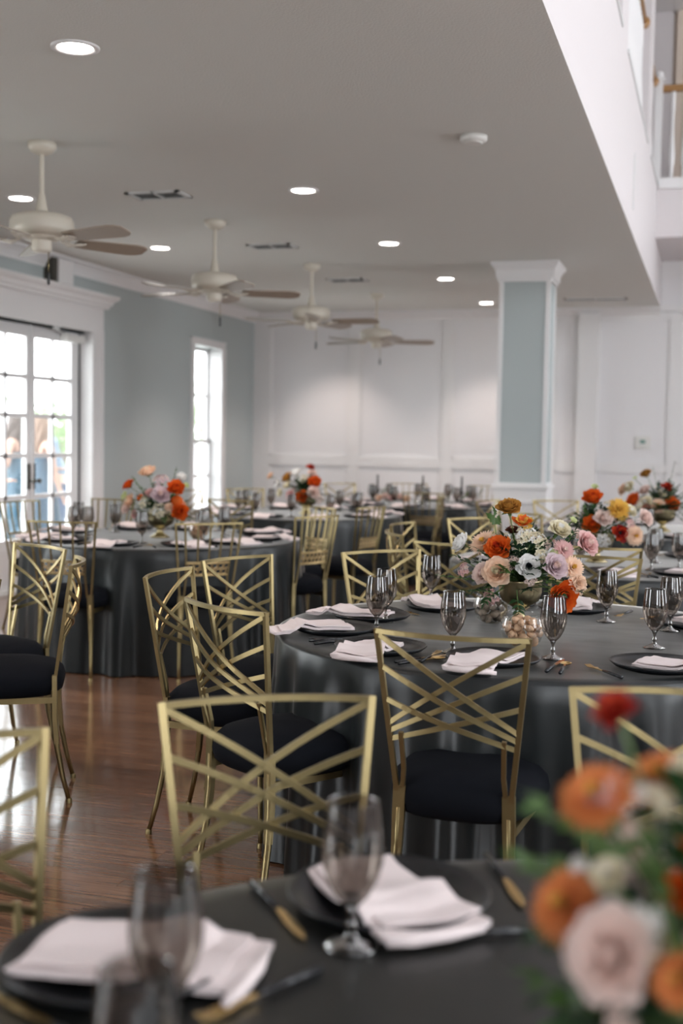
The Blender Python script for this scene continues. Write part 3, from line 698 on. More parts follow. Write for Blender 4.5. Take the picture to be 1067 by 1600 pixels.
def cutlery():
    out = {}
    hb = MB(); hb.tube([(0, -.105, .006), (0, -.05, .007), (0, .0, .006)], [.0058, .0055, .0035], 8); h = hb.mesh('handle', m_handle)
    b = MB(); b.strip([(0, 0, .006), (0, .03, .006), (0, .045, .007)], [(0, 0, 1)] * 3, [.005, .008, .020], .003)
    for k in range(4): b.strip([((k - 1.5) * .0055, .045, .007), ((k - 1.5) * .0058, .07, .005), ((k - 1.5) * .0055, .092, .009)], [(0, 0, 1)] * 3, [.0045, .0036, .0022], .002)
    b.add([], []); out['fork'] = (h, b.mesh('tines', m_bright_gold), 'fork', 'tines')
    b = MB(); b.strip([(0, 0, .006), (0, .02, .006), (.001, .06, .005), (.002, .095, .005), (.004, .115, .005)], [(0, 0, 1)] * 5, [.006, .012, .017, .014, .003], .0018); out['knife'] = (h, b.mesh('blade', m_bright_gold), 'knife', 'blade')
    b = MB(); b.strip([(0, 0, .006), (0, .03, .007)], [(0, 0, 1)] * 2, [.005, .006], .003)
    vs = []; n = 14
    for k, (r, z) in enumerate(((1, .008), (.75, .004), (.4, .002), (.05, .0015))):
        for i in range(n): a = 2 * PI * i / n; vs.append((r * .018 * math.cos(a), .055 + r * .028 * math.sin(a), z))
    b.add(vs, [(k * n + i, k * n + (i + 1) % n, (k + 1) * n + (i + 1) % n, (k + 1) * n + i) for k in range(3) for i in range(n)], 0, True); out['spoon'] = (h, b.mesh('spoon_bowl', m_bright_gold, False), 'spoon', 'spoon_bowl')
    return out
CUT = cutlery()
b = MB(); b.lathe([(.001, .001), (.034, .001), (.035, .004), (.02, .009), (.008, .016), (.0055, .022), (.0085, .028), (.0055, .034), (.005, .045), (.0085, .056), (.012, .060)], 24); me_foot = b.mesh('foot', m_glass)
b = MB(); b.lathe_open([(.001, .058), (.012, .060), (.022, .072), (.032, .092), (.0385, .115), (.0395, .135), (.0375, .160), (.0345, .185), (.033, .198)], 32); me_bowl = b.mesh('bowl', m_glass)
b = MB(); b.lathe_open([(.0322, .196), (.0336, .1985), (.0322, .1995)], 32); me_rim = b.mesh('rim', m_clear)

ITEMS = []      # (kind, table, object, position)
GN = {'plate': 'black dinner plates', 'napkin': 'blush napkins', 'goblet': 'smoked glass goblets', 'fork': 'gold forks', 'knife': 'gold knives', 'spoon': 'gold spoons'}
def put(kind, table, o, pos): ITEMS.append((kind, table, o, Vector(pos))); return o
def goblet(table, x, y, s_=1):
    g = thing('goblet', '', 'glass', (x, y, .7605), random.uniform(0, 6)); g.scale = (s_ * 1.06, s_ * 1.06, s_)
    inst('foot', me_foot, g); inst('bowl', me_bowl, g); inst('rim', me_rim, g)
    return put('goblet', table, g, (x, y, .85))
def cut(kind, table, x, y, heading, z=.7605):
    h, m_, nm, pn = CUT[kind]; c = thing(nm, '', 'cutlery', (x, y, z), heading - PI / 2)
    inst('handle', h, c); inst(pn, m_, c); return put(kind, table, c, (x, y, z))
def setting(table, x, y, turn=0, cuts=True, glass=None, nap=None, sp=True, ox=0, oy=0):
    tx, ty = TB[table]; f = Vector((tx - x, ty - y, 0)).normalized(); rt = Vector((f.y, -f.x, 0)); hd = math.atan2(f.y, f.x)
    pl = inst('plate', me_plate, None, (x, y, .7615)); tag(pl, '', 'plate'); put('plate', table, pl, (x, y, .77))
    nv = random.randrange(5) if nap is None else nap
    na = inst('napkin', me_nap[nv], None, (x + ox, y + oy, .7635), (0, 0, hd + PI / 2 + turn)); tag(na, '', 'napkin'); put('napkin', table, na, (x, y, .78))
    if cuts:
        p = Vector((x, y, 0))
        q = p - rt * .20; cut('fork', table, q.x, q.y, hd + random.uniform(-.1, .1))
        q = p + rt * .185; cut('knife', table, q.x, q.y, hd + random.uniform(-.1, .1))
        if sp: q = p + rt * .215 - f * .01; cut('spoon', table, q.x, q.y, hd + random.uniform(-.15, .15))
    if glass == 'auto':
        q = Vector((x, y, 0)) + f * .17 + rt * .15; goblet(table, q.x, q.y)
# centre table
for (x, y, tr, nv) in ((-.623, 3.682, -.10, 0), (-1.00, 3.74, .5, 1), (-1.25, 4.05, .12, 2), (-1.215, 4.40, -.2, 3), (-1.02, 4.76, -.1, 4), (-.135, 3.766, .55, 1), (-.05, 4.70, .2, 2), (-.516, 4.93, .1, 3), (.08, 4.33, .1, 0)):
    setting('main', x, y, tr, nap=nv)
for (x, y) in ((-1.115, 4.109), (-1.148, 4.355), (-1.11, 4.948), (-.779, 3.806), (-.461, 3.813), (-.369, 4.69), (-.167, 4.149), (-.13, 4.55), (.02, 4.02)): goblet('main', x, y)
# nearest table
for (x, y, tr, nv, ox, oy) in ((-.704, 1.367, PI + .45, 2, -.055, .0), (-.433, 1.691, PI + .1, 1, -.05, .055)): setting('front', x, y, tr, cuts=False, nap=nv, ox=ox, oy=oy)
for (x, y) in ((-.442, 1.529), (-.562, 1.205), (-.482, .974)): goblet('front', x, y)
for k, x0, y0, x1, y1 in (('knife', -.655, 1.70, -.50, 1.52), ('knife', -.325, 1.92, -.25, 1.76), ('fork', -.23, 1.645, -.40, 1.555), ('fork', -.455, 1.44, -.555, 1.25), ('knife', -.60, 1.16, -.80, 1.24)):
    cut(k, 'front', (x0 + x1) / 2, (y0 + y1) / 2, math.atan2(y1 - y0, x1 - x0))
# French door table
for (x, y, g_) in ((-4.10, 7.02, 0), (-3.90, 6.83, 0), (-3.50, 6.72, 0), (-3.10, 6.87, 0), (-2.93, 7.16, 0), (-2.83, 7.52, 0), (-4.2, 7.45, 0), (-3.05, 7.98, 0), (-3.98, 7.93, 0), (-3.60, 8.08, 0)):
    setting('t2', x, y, random.uniform(-.3, .3), sp=False)
for (x, y) in ((-4.301, 7.711), (-3.978, 7.254), (-4.059, 7.21), (-3.971, 7.631), (-3.423, 6.94), (-3.15, 7.28), (-3.08, 7.45), (-3.2, 7.75), (-3.75, 7.85)): goblet('t2', x, y)
# tall window table
for a in range(0, 360, 36):
    an = R(a + 14); x, y = TB['t3'][0] + .70 * math.cos(an), TB['t3'][1] + .70 * math.sin(an); setting('t3', x, y, random.uniform(-.4, .4), cuts=False, glass='auto')
for a in range(0, 360, 36):
    an = R(a + 20); x, y = TB['t4'][0] + .70 * math.cos(an), TB['t4'][1] + .70 * math.sin(an); setting('t4', x, y, random.uniform(-.4, .4), cuts=False, glass='auto')
# table behind the centre table
for (x, y) in ((-.48, 6.42), (-.90, 6.52), (-1.13, 6.80), (-.14, 6.52), (.10, 6.80), (-.12, 7.55)): setting('t5', x, y, random.uniform(-.3, .3), sp=False)
for (x, y) in ((-.295, 7.13), (-.16, 6.83), (-.68, 6.75), (-.30, 6.70), (-1.0, 7.1)): goblet('t5', x, y)
for a in (140, 180, 215, 250, 285, 320, 105): 
    an = R(a); x, y = TB['t6'][0] + .70 * math.cos(an), TB['t6'][1] + .70 * math.sin(an); setting('t6', x, y, random.uniform(-.3, .3), cuts=False, glass='auto')
ORD = ['leftmost', 'second from left', 'third from left', 'fourth from left', 'fifth from left', 'sixth from left', 'seventh from left', 'eighth from left', 'ninth from left', 'tenth from left']
DESC = {'plate': 'black plate', 'napkin': 'blush napkin', 'goblet': 'smoked goblet', 'fork': 'black-handled gold fork', 'knife': 'black-handled gold knife', 'spoon': 'black-handled gold spoon'}
def label_items():
    groups = {}
    for kind, table, o, p in ITEMS:
        side = 'near' if (table != 'front' and depth(p) < depth((*TB[table], .76))) else 'far'
        if table == 'front': side = 'near'
        groups.setdefault((kind, table, side), []).append((across(p), o))
    for (kind, table, side), L in groups.items():
        L.sort(key=lambda q: q[0])
        for i, (_, o) in enumerate(L):
            sd = '' if table == 'front' else side + ' side of the '
            o['label'] = '%s on the %s%s, %s' % (DESC[kind], sd if sd else '', TL[table], ORD[min(i, 9)]) if sd else '%s on the %s, %s' % (DESC[kind], TL[table], ORD[min(i, 9)])
            o['group'] = GN[kind] + ' on the ' + TL[table]
label_items()

# glass bowls of shells and nuts
def nut_mesh(m, seed):
    rnd = random.Random(seed); b = MB(); n = 9; vs = []
    prof = [(.05, -1), (.6, -.75), (.95, -.3), (1, .1), (.75, .6), (.3, .9), (.05, 1)]
    for r, z in prof:
        for i in range(n):
            a = 2 * PI * i / n; k = 1 + rnd.uniform(-.12, .12); vs.append((r * k * .013 * math.cos(a), r * k * .011 * math.sin(a), z * .018))
    b.add(vs, [(k * n + i, k * n + (i + 1) % n, (k + 1) * n + (i + 1) % n, (k + 1) * n + i) for k in range(len(prof) - 1) for i in range(n)], 0, True); return b.mesh('nut', m)
nuts = {True: [nut_mesh(m_nut, i) for i in range(3)], False: [nut_mesh(m_nut2, i + 5) for i in range(3)]}
def nut_bowl(x, y, lb, tan, nl, r=.075, count=26):
    t = thing('glass_bowl', lb, 'bowl', (x, y, .7605), 0, 'round glass bowls of nuts')
    prof = [(.001, .002), (r * .45, .002), (r * .8, .018), (r, .055), (r * .95, .085), (r * .80, .110), (r * .82, .112)]
    b = MB(); b.lathe_open(prof, 36); b.build('bowl', m_clear, t)
    b = MB(); b.lathe([(.001, 0), (r * .45, 0), (r * .45, .003), (.001, .003)], 24); b.build('bowl_base', m_clear, t)
    rnd = random.Random(int(x * 100)); spots = []
    layers = [(.018, .55, 6), (.040, .72, 9), (.062, .72, 9), (.084, .45, 5)]
    for z, rr, n in layers:
        for i in range(n):
            a = 2 * PI * i / n + rnd.uniform(-.3, .3) + z * 40; q = r * rr * (.62 if i % 3 == 0 else 1)
            spots.append((x + q * math.cos(a), y + q * math.sin(a), .7605 + z + rnd.uniform(-.004, .006)))
    for p in spots:
        o = inst('nut', rnd.choice(nuts[tan]), None, p, (rnd.uniform(0, 3), rnd.uniform(0, 3), rnd.uniform(0, 3))); o.scale = (1.12,) * 3
        tag(o, nl, 'nut', lb.replace('clear glass bowl of ', '') + ', contents')
nut_bowl(-.588, 4.02, 'clear glass bowl of tan nuts in front of the large centre arrangement', True, 'tan nut in the glass bowl in front of the centre arrangement')
nut_bowl(-.777, 4.50, 'clear glass bowl of greyish nuts under the left of the centre arrangement', False, 'greyish nut in the glass bowl left under the centre arrangement', .068)
nut_bowl(-3.25, 7.42, 'clear glass bowl of tan nuts beside the footed flower bowl, French door table', True, 'tan nut in the glass bowl on the French door table')

# ------------------------------------------------------------------ flowers
FLOWERS = {
 'main': [
  ('gold_rose', -0.048, 0, 1.18, 0.05), ('yellow_orange_poppy', 0.004, 0, 1.127, 0.0404), ('brown_rose', -0.037, 0.02, 1.101, 0.0263),
  ('white_ranunculus', -0.218, 0, 1.049, 0.0362), ('peach_mum', -0.135, -0.02, 1.057, 0.0526), ('orange_rose', -0.071, -0.07, 1.039, 0.0518),
  ('cream_cluster', 0.021, -0.03, 1.092, 0.0424), ('cream_cluster', 0.062, -0.05, 1.076, 0.0375), ('cream_cluster', 0.005, -0.07, 1.052, 0.0304),
  ('cream_rose', 0.139, -0.04, 1.112, 0.0443), ('green_blossom', 0.182, 0, 1.15, 0.02), ('pink_rose', 0.23, -0.02, 1.067, 0.049),
  ('pink_mum', 0.162, -0.07, 1.049, 0.0394), ('green_ball', 0.134, -0.08, 1.033, 0.0255), ('anemone', 0.048, -0.13, 0.985, 0.0461),
  ('lilac_rose', 0.135, -0.13, 0.991, 0.0482), ('peach_mum', 0.196, -0.09, 0.988, 0.0438), ('peach_rose', -0.061, -0.13, 0.961, 0.0557),
  ('blush_rose', -0.118, -0.1, 0.95, 0.0423), ('pink_cluster', -0.198, -0.03, 0.954, 0.0335), ('pink_cluster', -0.087, -0.1, 0.872, 0.0329),
  ('orange_ranunculus', 0.163, -0.12, 0.892, 0.0505), ('peach_carnation', 0.214, -0.1, 0.934, 0.0367), ('orange_bud', -0.145, -0.07, 0.958, 0.0166),
  ('blush_cluster', -0.012, -0.09, 0.997, 0.0304), ('cream_cluster', 0.084, -0.08, 1.024, 0.0279), ('blush_cluster', 0.088, -0.02, 1.063, 0.0259),
  ('cream_cluster', -0.054, -0.03, 1.08, 0.0237), ('blush_cluster', 0.052, -0.12, 0.944, 0.0254), ('blush_cluster', 0.199, 0.02, 1.096, 0.0259),
 ],
 't2': [
  ('peach_ranunculus', -0.086, 0, 1.181, 0.0449), ('lilac_cluster', 0.008, 0, 1.127, 0.0512), ('white_ranunculus', 0.152, 0, 1.161, 0.0276),
  ('green_blossom', 0.18, 0, 1.106, 0.0255), ('orange_rose', -0.223, 0, 1.095, 0.0409), ('orange_ranunculus', 0.134, -0.05, 1.086, 0.0464),
  ('lilac_rose', 0.051, -0.1, 1.039, 0.0568), ('green_blossom', -0.226, -0.03, 1.023, 0.0386), ('peach_rose', -0.183, -0.05, 0.991, 0.047),
  ('blush_rose', -0.206, -0.05, 0.948, 0.0428), ('cream_cluster', -0.065, -0.08, 0.992, 0.0424), ('pink_carnation', -0.042, -0.06, 1.051, 0.034),
  ('cream_cluster', 0.048, -0.1, 0.946, 0.0464), ('orange_bud', 0.148, -0.06, 1.006, 0.0422), ('orange_ranunculus', 0.163, -0.06, 0.943, 0.0464),
  ('pink_carnation', -0.149, -0.06, 0.912, 0.0277), ('peach_carnation', 0.112, -0.1, 0.969, 0.0273), ('orange_bud', -0.112, -0.06, 1.024, 0.0255),
  ('cream_cluster', 0.176, -0.04, 0.989, 0.0254),
 ],
 't3': [
  ('peach_carnation', -0.337, 0, 1.085, 0.0347), ('anemone', -0.261, -0.02, 1.018, 0.0375), ('gold_rose', -0.171, 0, 1.071, 0.0519),
  ('white_ranunculus', -0.098, 0, 1.114, 0.0431), ('red_poppy', 0.034, 0, 1.163, 0.0372), ('blush_rose', 0.057, -0.03, 1.118, 0.04),
  ('cream_cluster', -0.005, -0.04, 1.065, 0.0457), ('orange_ranunculus', 0.092, -0.06, 1.04, 0.0484), ('pink_carnation', -0.103, -0.1, 0.922, 0.0485),
  ('orange_ranunculus', 0.006, -0.12, 0.92, 0.0426), ('blush_rose', 0.095, -0.1, 0.956, 0.0511), ('cream_rose', -0.224, -0.05, 0.945, 0.0345),
  ('cream_rose', -0.158, -0.05, 1.01, 0.0402), ('blush_cluster', 0.137, -0.08, 0.9, 0.0398),
 ],
 't5': [
  ('orange_ranunculus', -0.028, -0.02, 1.116, 0.0455), ('green_blossom', -0.021, 0, 1.177, 0.0255), ('yellow_mum', 0.12, -0.07, 1.065, 0.0575),
  ('blush_rose', 0.035, -0.09, 1.009, 0.0468), ('orange_ranunculus', -0.017, -0.09, 0.975, 0.0433), ('red_poppy', 0.131, -0.12, 0.939, 0.0447),
  ('white_cluster', 0.044, -0.12, 0.892, 0.0395), ('peach_mum', 0.21, -0.1, 0.926, 0.05), ('blush_rose', 0.257, -0.05, 1.018, 0.0449),
  ('peach_carnation', -0.051, -0.05, 0.916, 0.04), ('cream_rose', 0.174, -0.03, 1.054, 0.0361), ('blush_cluster', 0.074, -0.1, 1.025, 0.0323),
  ('blush_cluster', -0.079, 0, 0.952, 0.033), ('pink_cluster', 0.183, -0.09, 0.986, 0.0286),
 ],
 't6': [
  ('gold_rose', -0.132, 0, 1.193, 0.0424), ('peach_carnation', -0.294, 0, 1.073, 0.0451), ('cream_rose', -0.249, -0.03, 1.091, 0.0449),
  ('blush_rose', -0.132, -0.03, 1.069, 0.0423), ('red_poppy', 0.025, 0, 1.092, 0.0422), ('cream_rose', -0.011, -0.02, 1.047, 0.0347),
  ('orange_ranunculus', -0.21, -0.06, 0.993, 0.0472), ('cream_rose', -0.117, -0.08, 0.977, 0.0495), ('red_poppy', -0.11, -0.1, 0.939, 0.042),
  ('peach_mum', -0.035, -0.07, 0.959, 0.0544), ('orange_ranunculus', 0.064, -0.03, 0.966, 0.047), ('green_blossom', -0.214, 0, 1.161, 0.0225),
  ('cream_cluster', -0.169, -0.08, 0.961, 0.0397),
 ],
 'front': [
  ('red_poppy', -0.09, 0, 1.204, 0.0221), ('apricot_mum', -0.104, -0.02, 1.136, 0.0323), ('apricot_mum', -0.055, 0.02, 1.146, 0.0293),
  ('cream_rose', -0.026, 0, 1.153, 0.0244), ('apricot_mum', -0.125, -0.03, 1.045, 0.0323), ('blush_rose', -0.08, -0.08, 1.027, 0.0387),
  ('cream_rose', -0.049, -0.05, 1.028, 0.0184), ('orange_ranunculus', -0.031, -0.06, 1.078, 0.016), ('apricot_mum', -0.032, -0.07, 1.012, 0.023),
  ('cream_rose', -0.091, -0.04, 1.077, 0.0161), ('white_cluster', -0.117, -0.02, 1.078, 0.0093), ('blush_cluster', -0.077, 0, 1.105, 0.0127),
  ('orange_rose', -0.011, -0.02, 1.103, 0.0239), ('blush_rose', -0.004, -0.05, 1.034, 0.0258), ('blush_cluster', -0.073, -0.09, 0.978, 0.0153),
 ],
}
FC = dict(gold=(.55, .28, .06), golddeep=(.38, .17, .04), yellow=(.80, .50, .10), orange=(.78, .15, .02), reddish=(.55, .05, .015), red=(.30, .012, .012), peach=(.93, .70, .53), blush=(.90, .74, .68),
          apricot=(.74, .27, .09), cream=(.88, .82, .64), white=(.93, .92, .90), pink=(.84, .56, .54), lilac=(.76, .62, .65), lime=(.66, .72, .38), green=(.16, .26, .05), brown=(.16, .055, .035), dark=(.02, .025, .03), tan=(.70, .34, .17))
def translucent(m, f):
    N, L = nodes(m); b = N['Principled BSDF']; out = N['Material Output']; tl = N.new('ShaderNodeBsdfTranslucent'); mx = N.new('ShaderNodeMixShader'); mx.inputs[0].default_value = f
    src = b.inputs['Base Color']
    if src.is_linked: L.new(src.links[0].from_socket, tl.inputs[0])
    else: tl.inputs[0].default_value = src.default_value
    L.new(b.outputs[0], mx.inputs[1]); L.new(tl.outputs[0], mx.inputs[2]); L.new(mx.outputs[0], out.inputs['Surface']); return m
FM = {k: translucent(mat('petal_' + k, v, .6, spec=.25, noise=.10, nscale=55), .38) for k, v in FC.items()}
for m in (m_leaf, m_leaf2, m_leaf3): translucent(m, .2)
def petal(b, a0, prof, wmax, mi, jit, rnd, tip=.55, nu=4):
    """prof: [(r, z)] from base to tip; wmax: half width"""
    n = len(prof); vs = []
    for j, (r, z) in enumerate(prof):
        f = j / (n - 1); wd = wmax * (math.sin(PI * min(1, .12 + f * .80)) ** .6) * (1 if f < .99 else tip)
        for i in range(nu + 1):
            u = 2 * i / nu - 1
            ang = min(1.25, wd / max(r, .25 * wmax + 1e-4)) * u
            rr = r * (1 - .04 * jit * rnd.uniform(-1, 1)) ; zz = z + jit * .06 * wmax * rnd.uniform(-1, 1) + .10 * wmax * (u * u) * (1 if f > .3 else 0)
            vs.append((rr * math.cos(a0 + ang), rr * math.sin(a0 + ang), zz))
    w_ = nu + 1
    b.add(vs, [(j * w_ + i, j * w_ + i + 1, (j + 1) * w_ + i + 1, (j + 1) * w_ + i) for j in range(n - 1) for i in range(nu)], mi, True)
def prof_curve(L, phi0, phi1, r0=.02, z0=0, n=6, curl=0):
    r, z = r0, z0; out = [(r, z)]
    for i in range(n - 1):
        f = (i + .5) / (n - 1); ph = R(phi0 + (phi1 - phi0) * f + (curl if f > .75 else 0)); r += L / (n - 1) * math.sin(ph); z += L / (n - 1) * math.cos(ph); out.append((max(r, .005), z))
    return out
def flower_mesh(kind, seed=0):
    """unit-size flower: overall radius about 1, opening towards +Z"""
    rnd = random.Random(seed + 3); b = MB(); base = kind.rsplit('_', 1)
    color, form = (base[0], base[1]) if len(base) > 1 else (kind, 'rose')
    cm = {'gold': ('gold', 'golddeep'), 'yellow_orange': ('yellow', 'orange'), 'brown': ('brown', 'peach'), 'white': ('white', 'white'), 'peach': ('peach', 'tan') if form == 'mum' else ('peach', 'cream'), 'orange': ('orange', 'reddish'), 'cream': ('cream', 'white'), 'green': ('lime', 'green'),
          'pink': ('pink', 'blush'), 'anemone': ('white', 'dark'), 'lilac': ('lilac', 'blush'), 'blush': ('blush', 'blush'), 'apricot': ('apricot', 'tan'), 'yellow': ('yellow', 'gold'), 'red': ('red', 'reddish')}[color if form != 'anemone' else 'anemone']
    mats = [FM[cm[0]], FM[cm[1]], m_stem, FM['yellow'], FM['dark']]
    if form == 'rose' or form == 'ranunculus' or form == 'carnation':
        N = {'rose': 40, 'ranunculus': 46, 'carnation': 46}[form]; a = 0
        for k in range(N):
            t = k / (N - 1); a += 2.4
            if form == 'rose': P = prof_curve(.62 + .36 * t, 12 + 36 * t, -34 + 108 * t, .02 + .16 * t, .16 * (1 - t) - .10 * t, 7, 36 * t * t); wd = .24 + .42 * t
            elif form == 'ranunculus': P = prof_curve(.60 + .55 * t, 12 + 66 * t, -52 + 100 * t, .02 + .15 * t, .18 * (1 - t) - .05 * t, 7, 0); wd = .22 + .34 * t
            else: P = prof_curve(.6 + .35 * t, 10 + 50 * t, 10 + 70 * t + rnd.uniform(-20, 20), .04 + .1 * t, .2 * (1 - t), 6, 25); wd = .22 + .2 * t
            petal(b, a, P, wd, 0 if (t > .35 or form == 'carnation') else 1, 1.0 if form != 'carnation' else 3.2, rnd)
    elif form == 'poppy':
        for k in range(11):
            t = k / 10; P = prof_curve(.85 + .25 * t, 25 + 30 * t, 15 + 60 * t, .05, 0, 7, 15); petal(b, k * 2.4, P, .55, k % 2, 2.4, rnd, tip=.7)
        b.lathe([(.001, .2), (.16, .22), (.18, .32), (.001, .4)], 10, 4)
    elif form == 'anemone' or kind == 'anemone':
        for k in range(9):
            P = prof_curve(.9 + .1 * (k % 2), 72, 78, .08, .02 * (k % 3), 6, -14); petal(b, k * 2 * PI / 9 + (k % 2) * .1, P, .40, 0, 1.6, rnd, tip=.7)
        b.lathe([(.001, .02), (.17, .06), (.16, .16), (.001, .22)], 12, 4)
        for k in range(22):
            a = 2 * PI * k / 22; r = .30 + .05 * (k % 2); b.tube([(.1 * math.cos(a), .1 * math.sin(a), .08), (r * math.cos(a), r * math.sin(a), .17)], .018, 4, 4)
            b.box(r * math.cos(a) - .025, r * math.cos(a) + .025, r * math.sin(a) - .025, r * math.sin(a) + .025, .15, .2, 4)
    elif form == 'mum':
        for ring, (n, ph0, ph1, L) in enumerate(((30, 78, 95, .98), (28, 62, 82, .92), (24, 45, 68, .82), (18, 28, 50, .66), (12, 10, 26, .46))):
            for k in range(n):
                P = prof_curve(L * rnd.uniform(.88, 1.05), ph0, ph1 + rnd.uniform(-8, 8), .04, .02 * ring, 5); petal(b, 2 * PI * k / n + ring * .3, P, .105, 0 if ring < 4 else (3 if color != 'pink' else 1), .8, rnd, tip=.5, nu=2)
        b.lathe([(.001, .18), (.12, .2), (.08, .34), (.001, .38)], 10, 3 if color in ('yellow', 'peach') else 1)
    elif form == 'cluster':
        for k in range(16):
            a = k * 2.4; rr = .78 * math.sqrt((k + .5) / 16); zc = .55 * math.sqrt(max(0, 1 - rr * rr)); c = Vector((rr * math.cos(a), rr * math.sin(a), zc + rnd.uniform(-.08, .08)))
            nrm = Vector((c.x, c.y, c.z + .2)).normalized(); q = nrm.to_track_quat('Z', 'Y'); s_ = .34
            for j in range(5):
                m2 = MB(); petal(m2, j * 2 * PI / 5, prof_curve(.8, 55, 85, .06, 0, 4), .42, 0, 1.5, rnd, nu=2)
                b.add([q @ Vector(v) * s_ + c for v in m2.v], m2.f, 0 if k % 4 else 1, True)
            m2 = MB(); m2.lathe([(.001, .1), (.1, .12), (.001, .25)], 6); b.add([q @ Vector(v) * s_ + c for v in m2.v], m2.f, 3, True)
    elif form == 'blossom':
        for k in range(8): petal(b, k * 2.4, prof_curve(.9, 30, 75 - 5 * k, .06, 0, 5), .48, 0, 1.6, rnd)
        b.lathe([(.001, .1), (.16, .14), (.1, .36), (.001, .4)], 8, 3)
    elif form in ('ball', 'bud'):
        b.lathe([(.05, -.5), (.55, -.35), (.8, .0), (.7, .45), (.3, .75), (.02, .8)], 14, 0)
        for k in range(10 if form == 'ball' else 5): petal(b, k * 2.4, prof_curve(1.3, 80, -30, .1, -.5, 6), .32, k % 2, 1, rnd)
    b.tube([(0, 0, .12), (0, 0, -.1), (0, 0, -.32)], [.10, .14, .05], 7, 2)
    if form in ('rose', 'ranunculus', 'carnation'):
        for k in range(5): petal(b, k * 2 * PI / 5, prof_curve(.5, 60, 110, .08, -.12, 4), .14, 2, .5, rnd, nu=2)
    return b.mesh('flower', mats, recalc=False)
FMESH = {}
def get_flower(kind, v):
    if kind == 'anemone': key = ('anemone', v)
    else: key = (kind, v)
    if key not in FMESH: FMESH[key] = flower_mesh('anemone' if kind == 'anemone' else kind, v)
    return FMESH[key]
FNAME = {'mum': 'chrysanthemum', 'cluster': 'blossom_cluster', 'ball': 'seed_ball', 'blossom': 'blossom', 'bud': 'flower_bud', 'poppy': 'poppy', 'rose': 'rose', 'ranunculus': 'ranunculus', 'carnation': 'carnation', 'anemone': 'anemone'}

def leaf_mesh(m, wide=.42, lobes=0, fold=.18):
    """leaf of length 1 along +Y, base at origin"""
    n = 8; vs = []; fs = []
    for j in range(n + 1):
        f = j / n; wd = wide * math.sin(PI * f ** .8) ** .85 if 0 < f < 1 else .01
        if lobes: wd *= 1 + .28 * math.cos(lobes * 2 * PI * f)
        y = f; z = .10 * math.sin(PI * f) - .12 * f * f
        vs += [(-wd / 2, y, z + fold * wd * .5), (0, y, z), (wd / 2, y, z + fold * wd * .5)]
    for j in range(n): o = j * 3; fs += [(o, o + 1, o + 4, o + 3), (o + 1, o + 2, o + 5, o + 4)]
    b = MB(); b.add(vs, fs, 0, True); return b.mesh('leaf', m, recalc=False)
LEAF = [leaf_mesh(m_leaf), leaf_mesh(m_leaf2, .5), leaf_mesh(m_leaf3, .38), leaf_mesh(m_leaf2, .55, 4), leaf_mesh(m_leaf, .34)]
def sprig_points(p0, d, L, droop, n=6):
    p = Vector(p0); d = Vector(d).normalized(); out = [p.copy()]
    for i in range(n): p = p + d * (L / n); d = (d + Vector((0, 0, -droop / n))).normalized(); out.append(p.copy())
    return out
def sprig(parent, p0, d, L, leaf, ls, npair, droop, single, rnd):
    P = sprig_points(p0, d, L, droop)
    if single:
        b = MB(); b.tube(P, [.0022] * 4 + [.0016, .0012, .0008], 5); st = b.build('sprig', m_stem, parent)
    pieces = []
    for k in range(npair * 2 + 1):
        f = .28 + .72 * (k // 2 + 1) / (npair + .5) if k < npair * 2 else 1.0
        f = min(f, 1); i = min(5, int(f * 6)); q = P[i].lerp(P[i + 1], min(1, f * 6 - i)); t = (P[i + 1] - P[i]).normalized()
        sd = t.cross(Vector((0, 0, 1))); sd = sd.normalized() if sd.length > .1 else Vector((1, 0, 0))
        s_ = (1 if k % 2 else -1) if k < npair * 2 else 0
        dr = (t * (.75 if s_ else 1) + sd * s_ * .9 + Vector((0, 0, rnd.uniform(-.2, .35)))).normalized()
        up = (sd.cross(t) + Vector((rnd.uniform(-.4, .4), rnd.uniform(-.4, .4), 0))).normalized()
        x = dr.cross(up).normalized(); z = x.cross(dr); sz = ls * rnd.uniform(.75, 1.15) * (1 - .35 * f)
        M = Matrix((x, dr, z)).transposed().to_4x4() @ Matrix.Scale(sz, 4); M.translation = q
        pieces.append(M)
    if single:
        for M in pieces: o = inst('leaf', leaf, st); o.matrix_local = M
        return st
    b = MB(); b.tube(P, .0016, 4, 1)
    src = leaf; vs = [v.co for v in src.vertices]; fs = [tuple(p.vertices) for p in src.polygons]
    for M in pieces: b.add([M @ v for v in vs], fs, 0, True)
    return b.build('sprig', [leaf.materials[0], m_stem], parent, recalc=False)

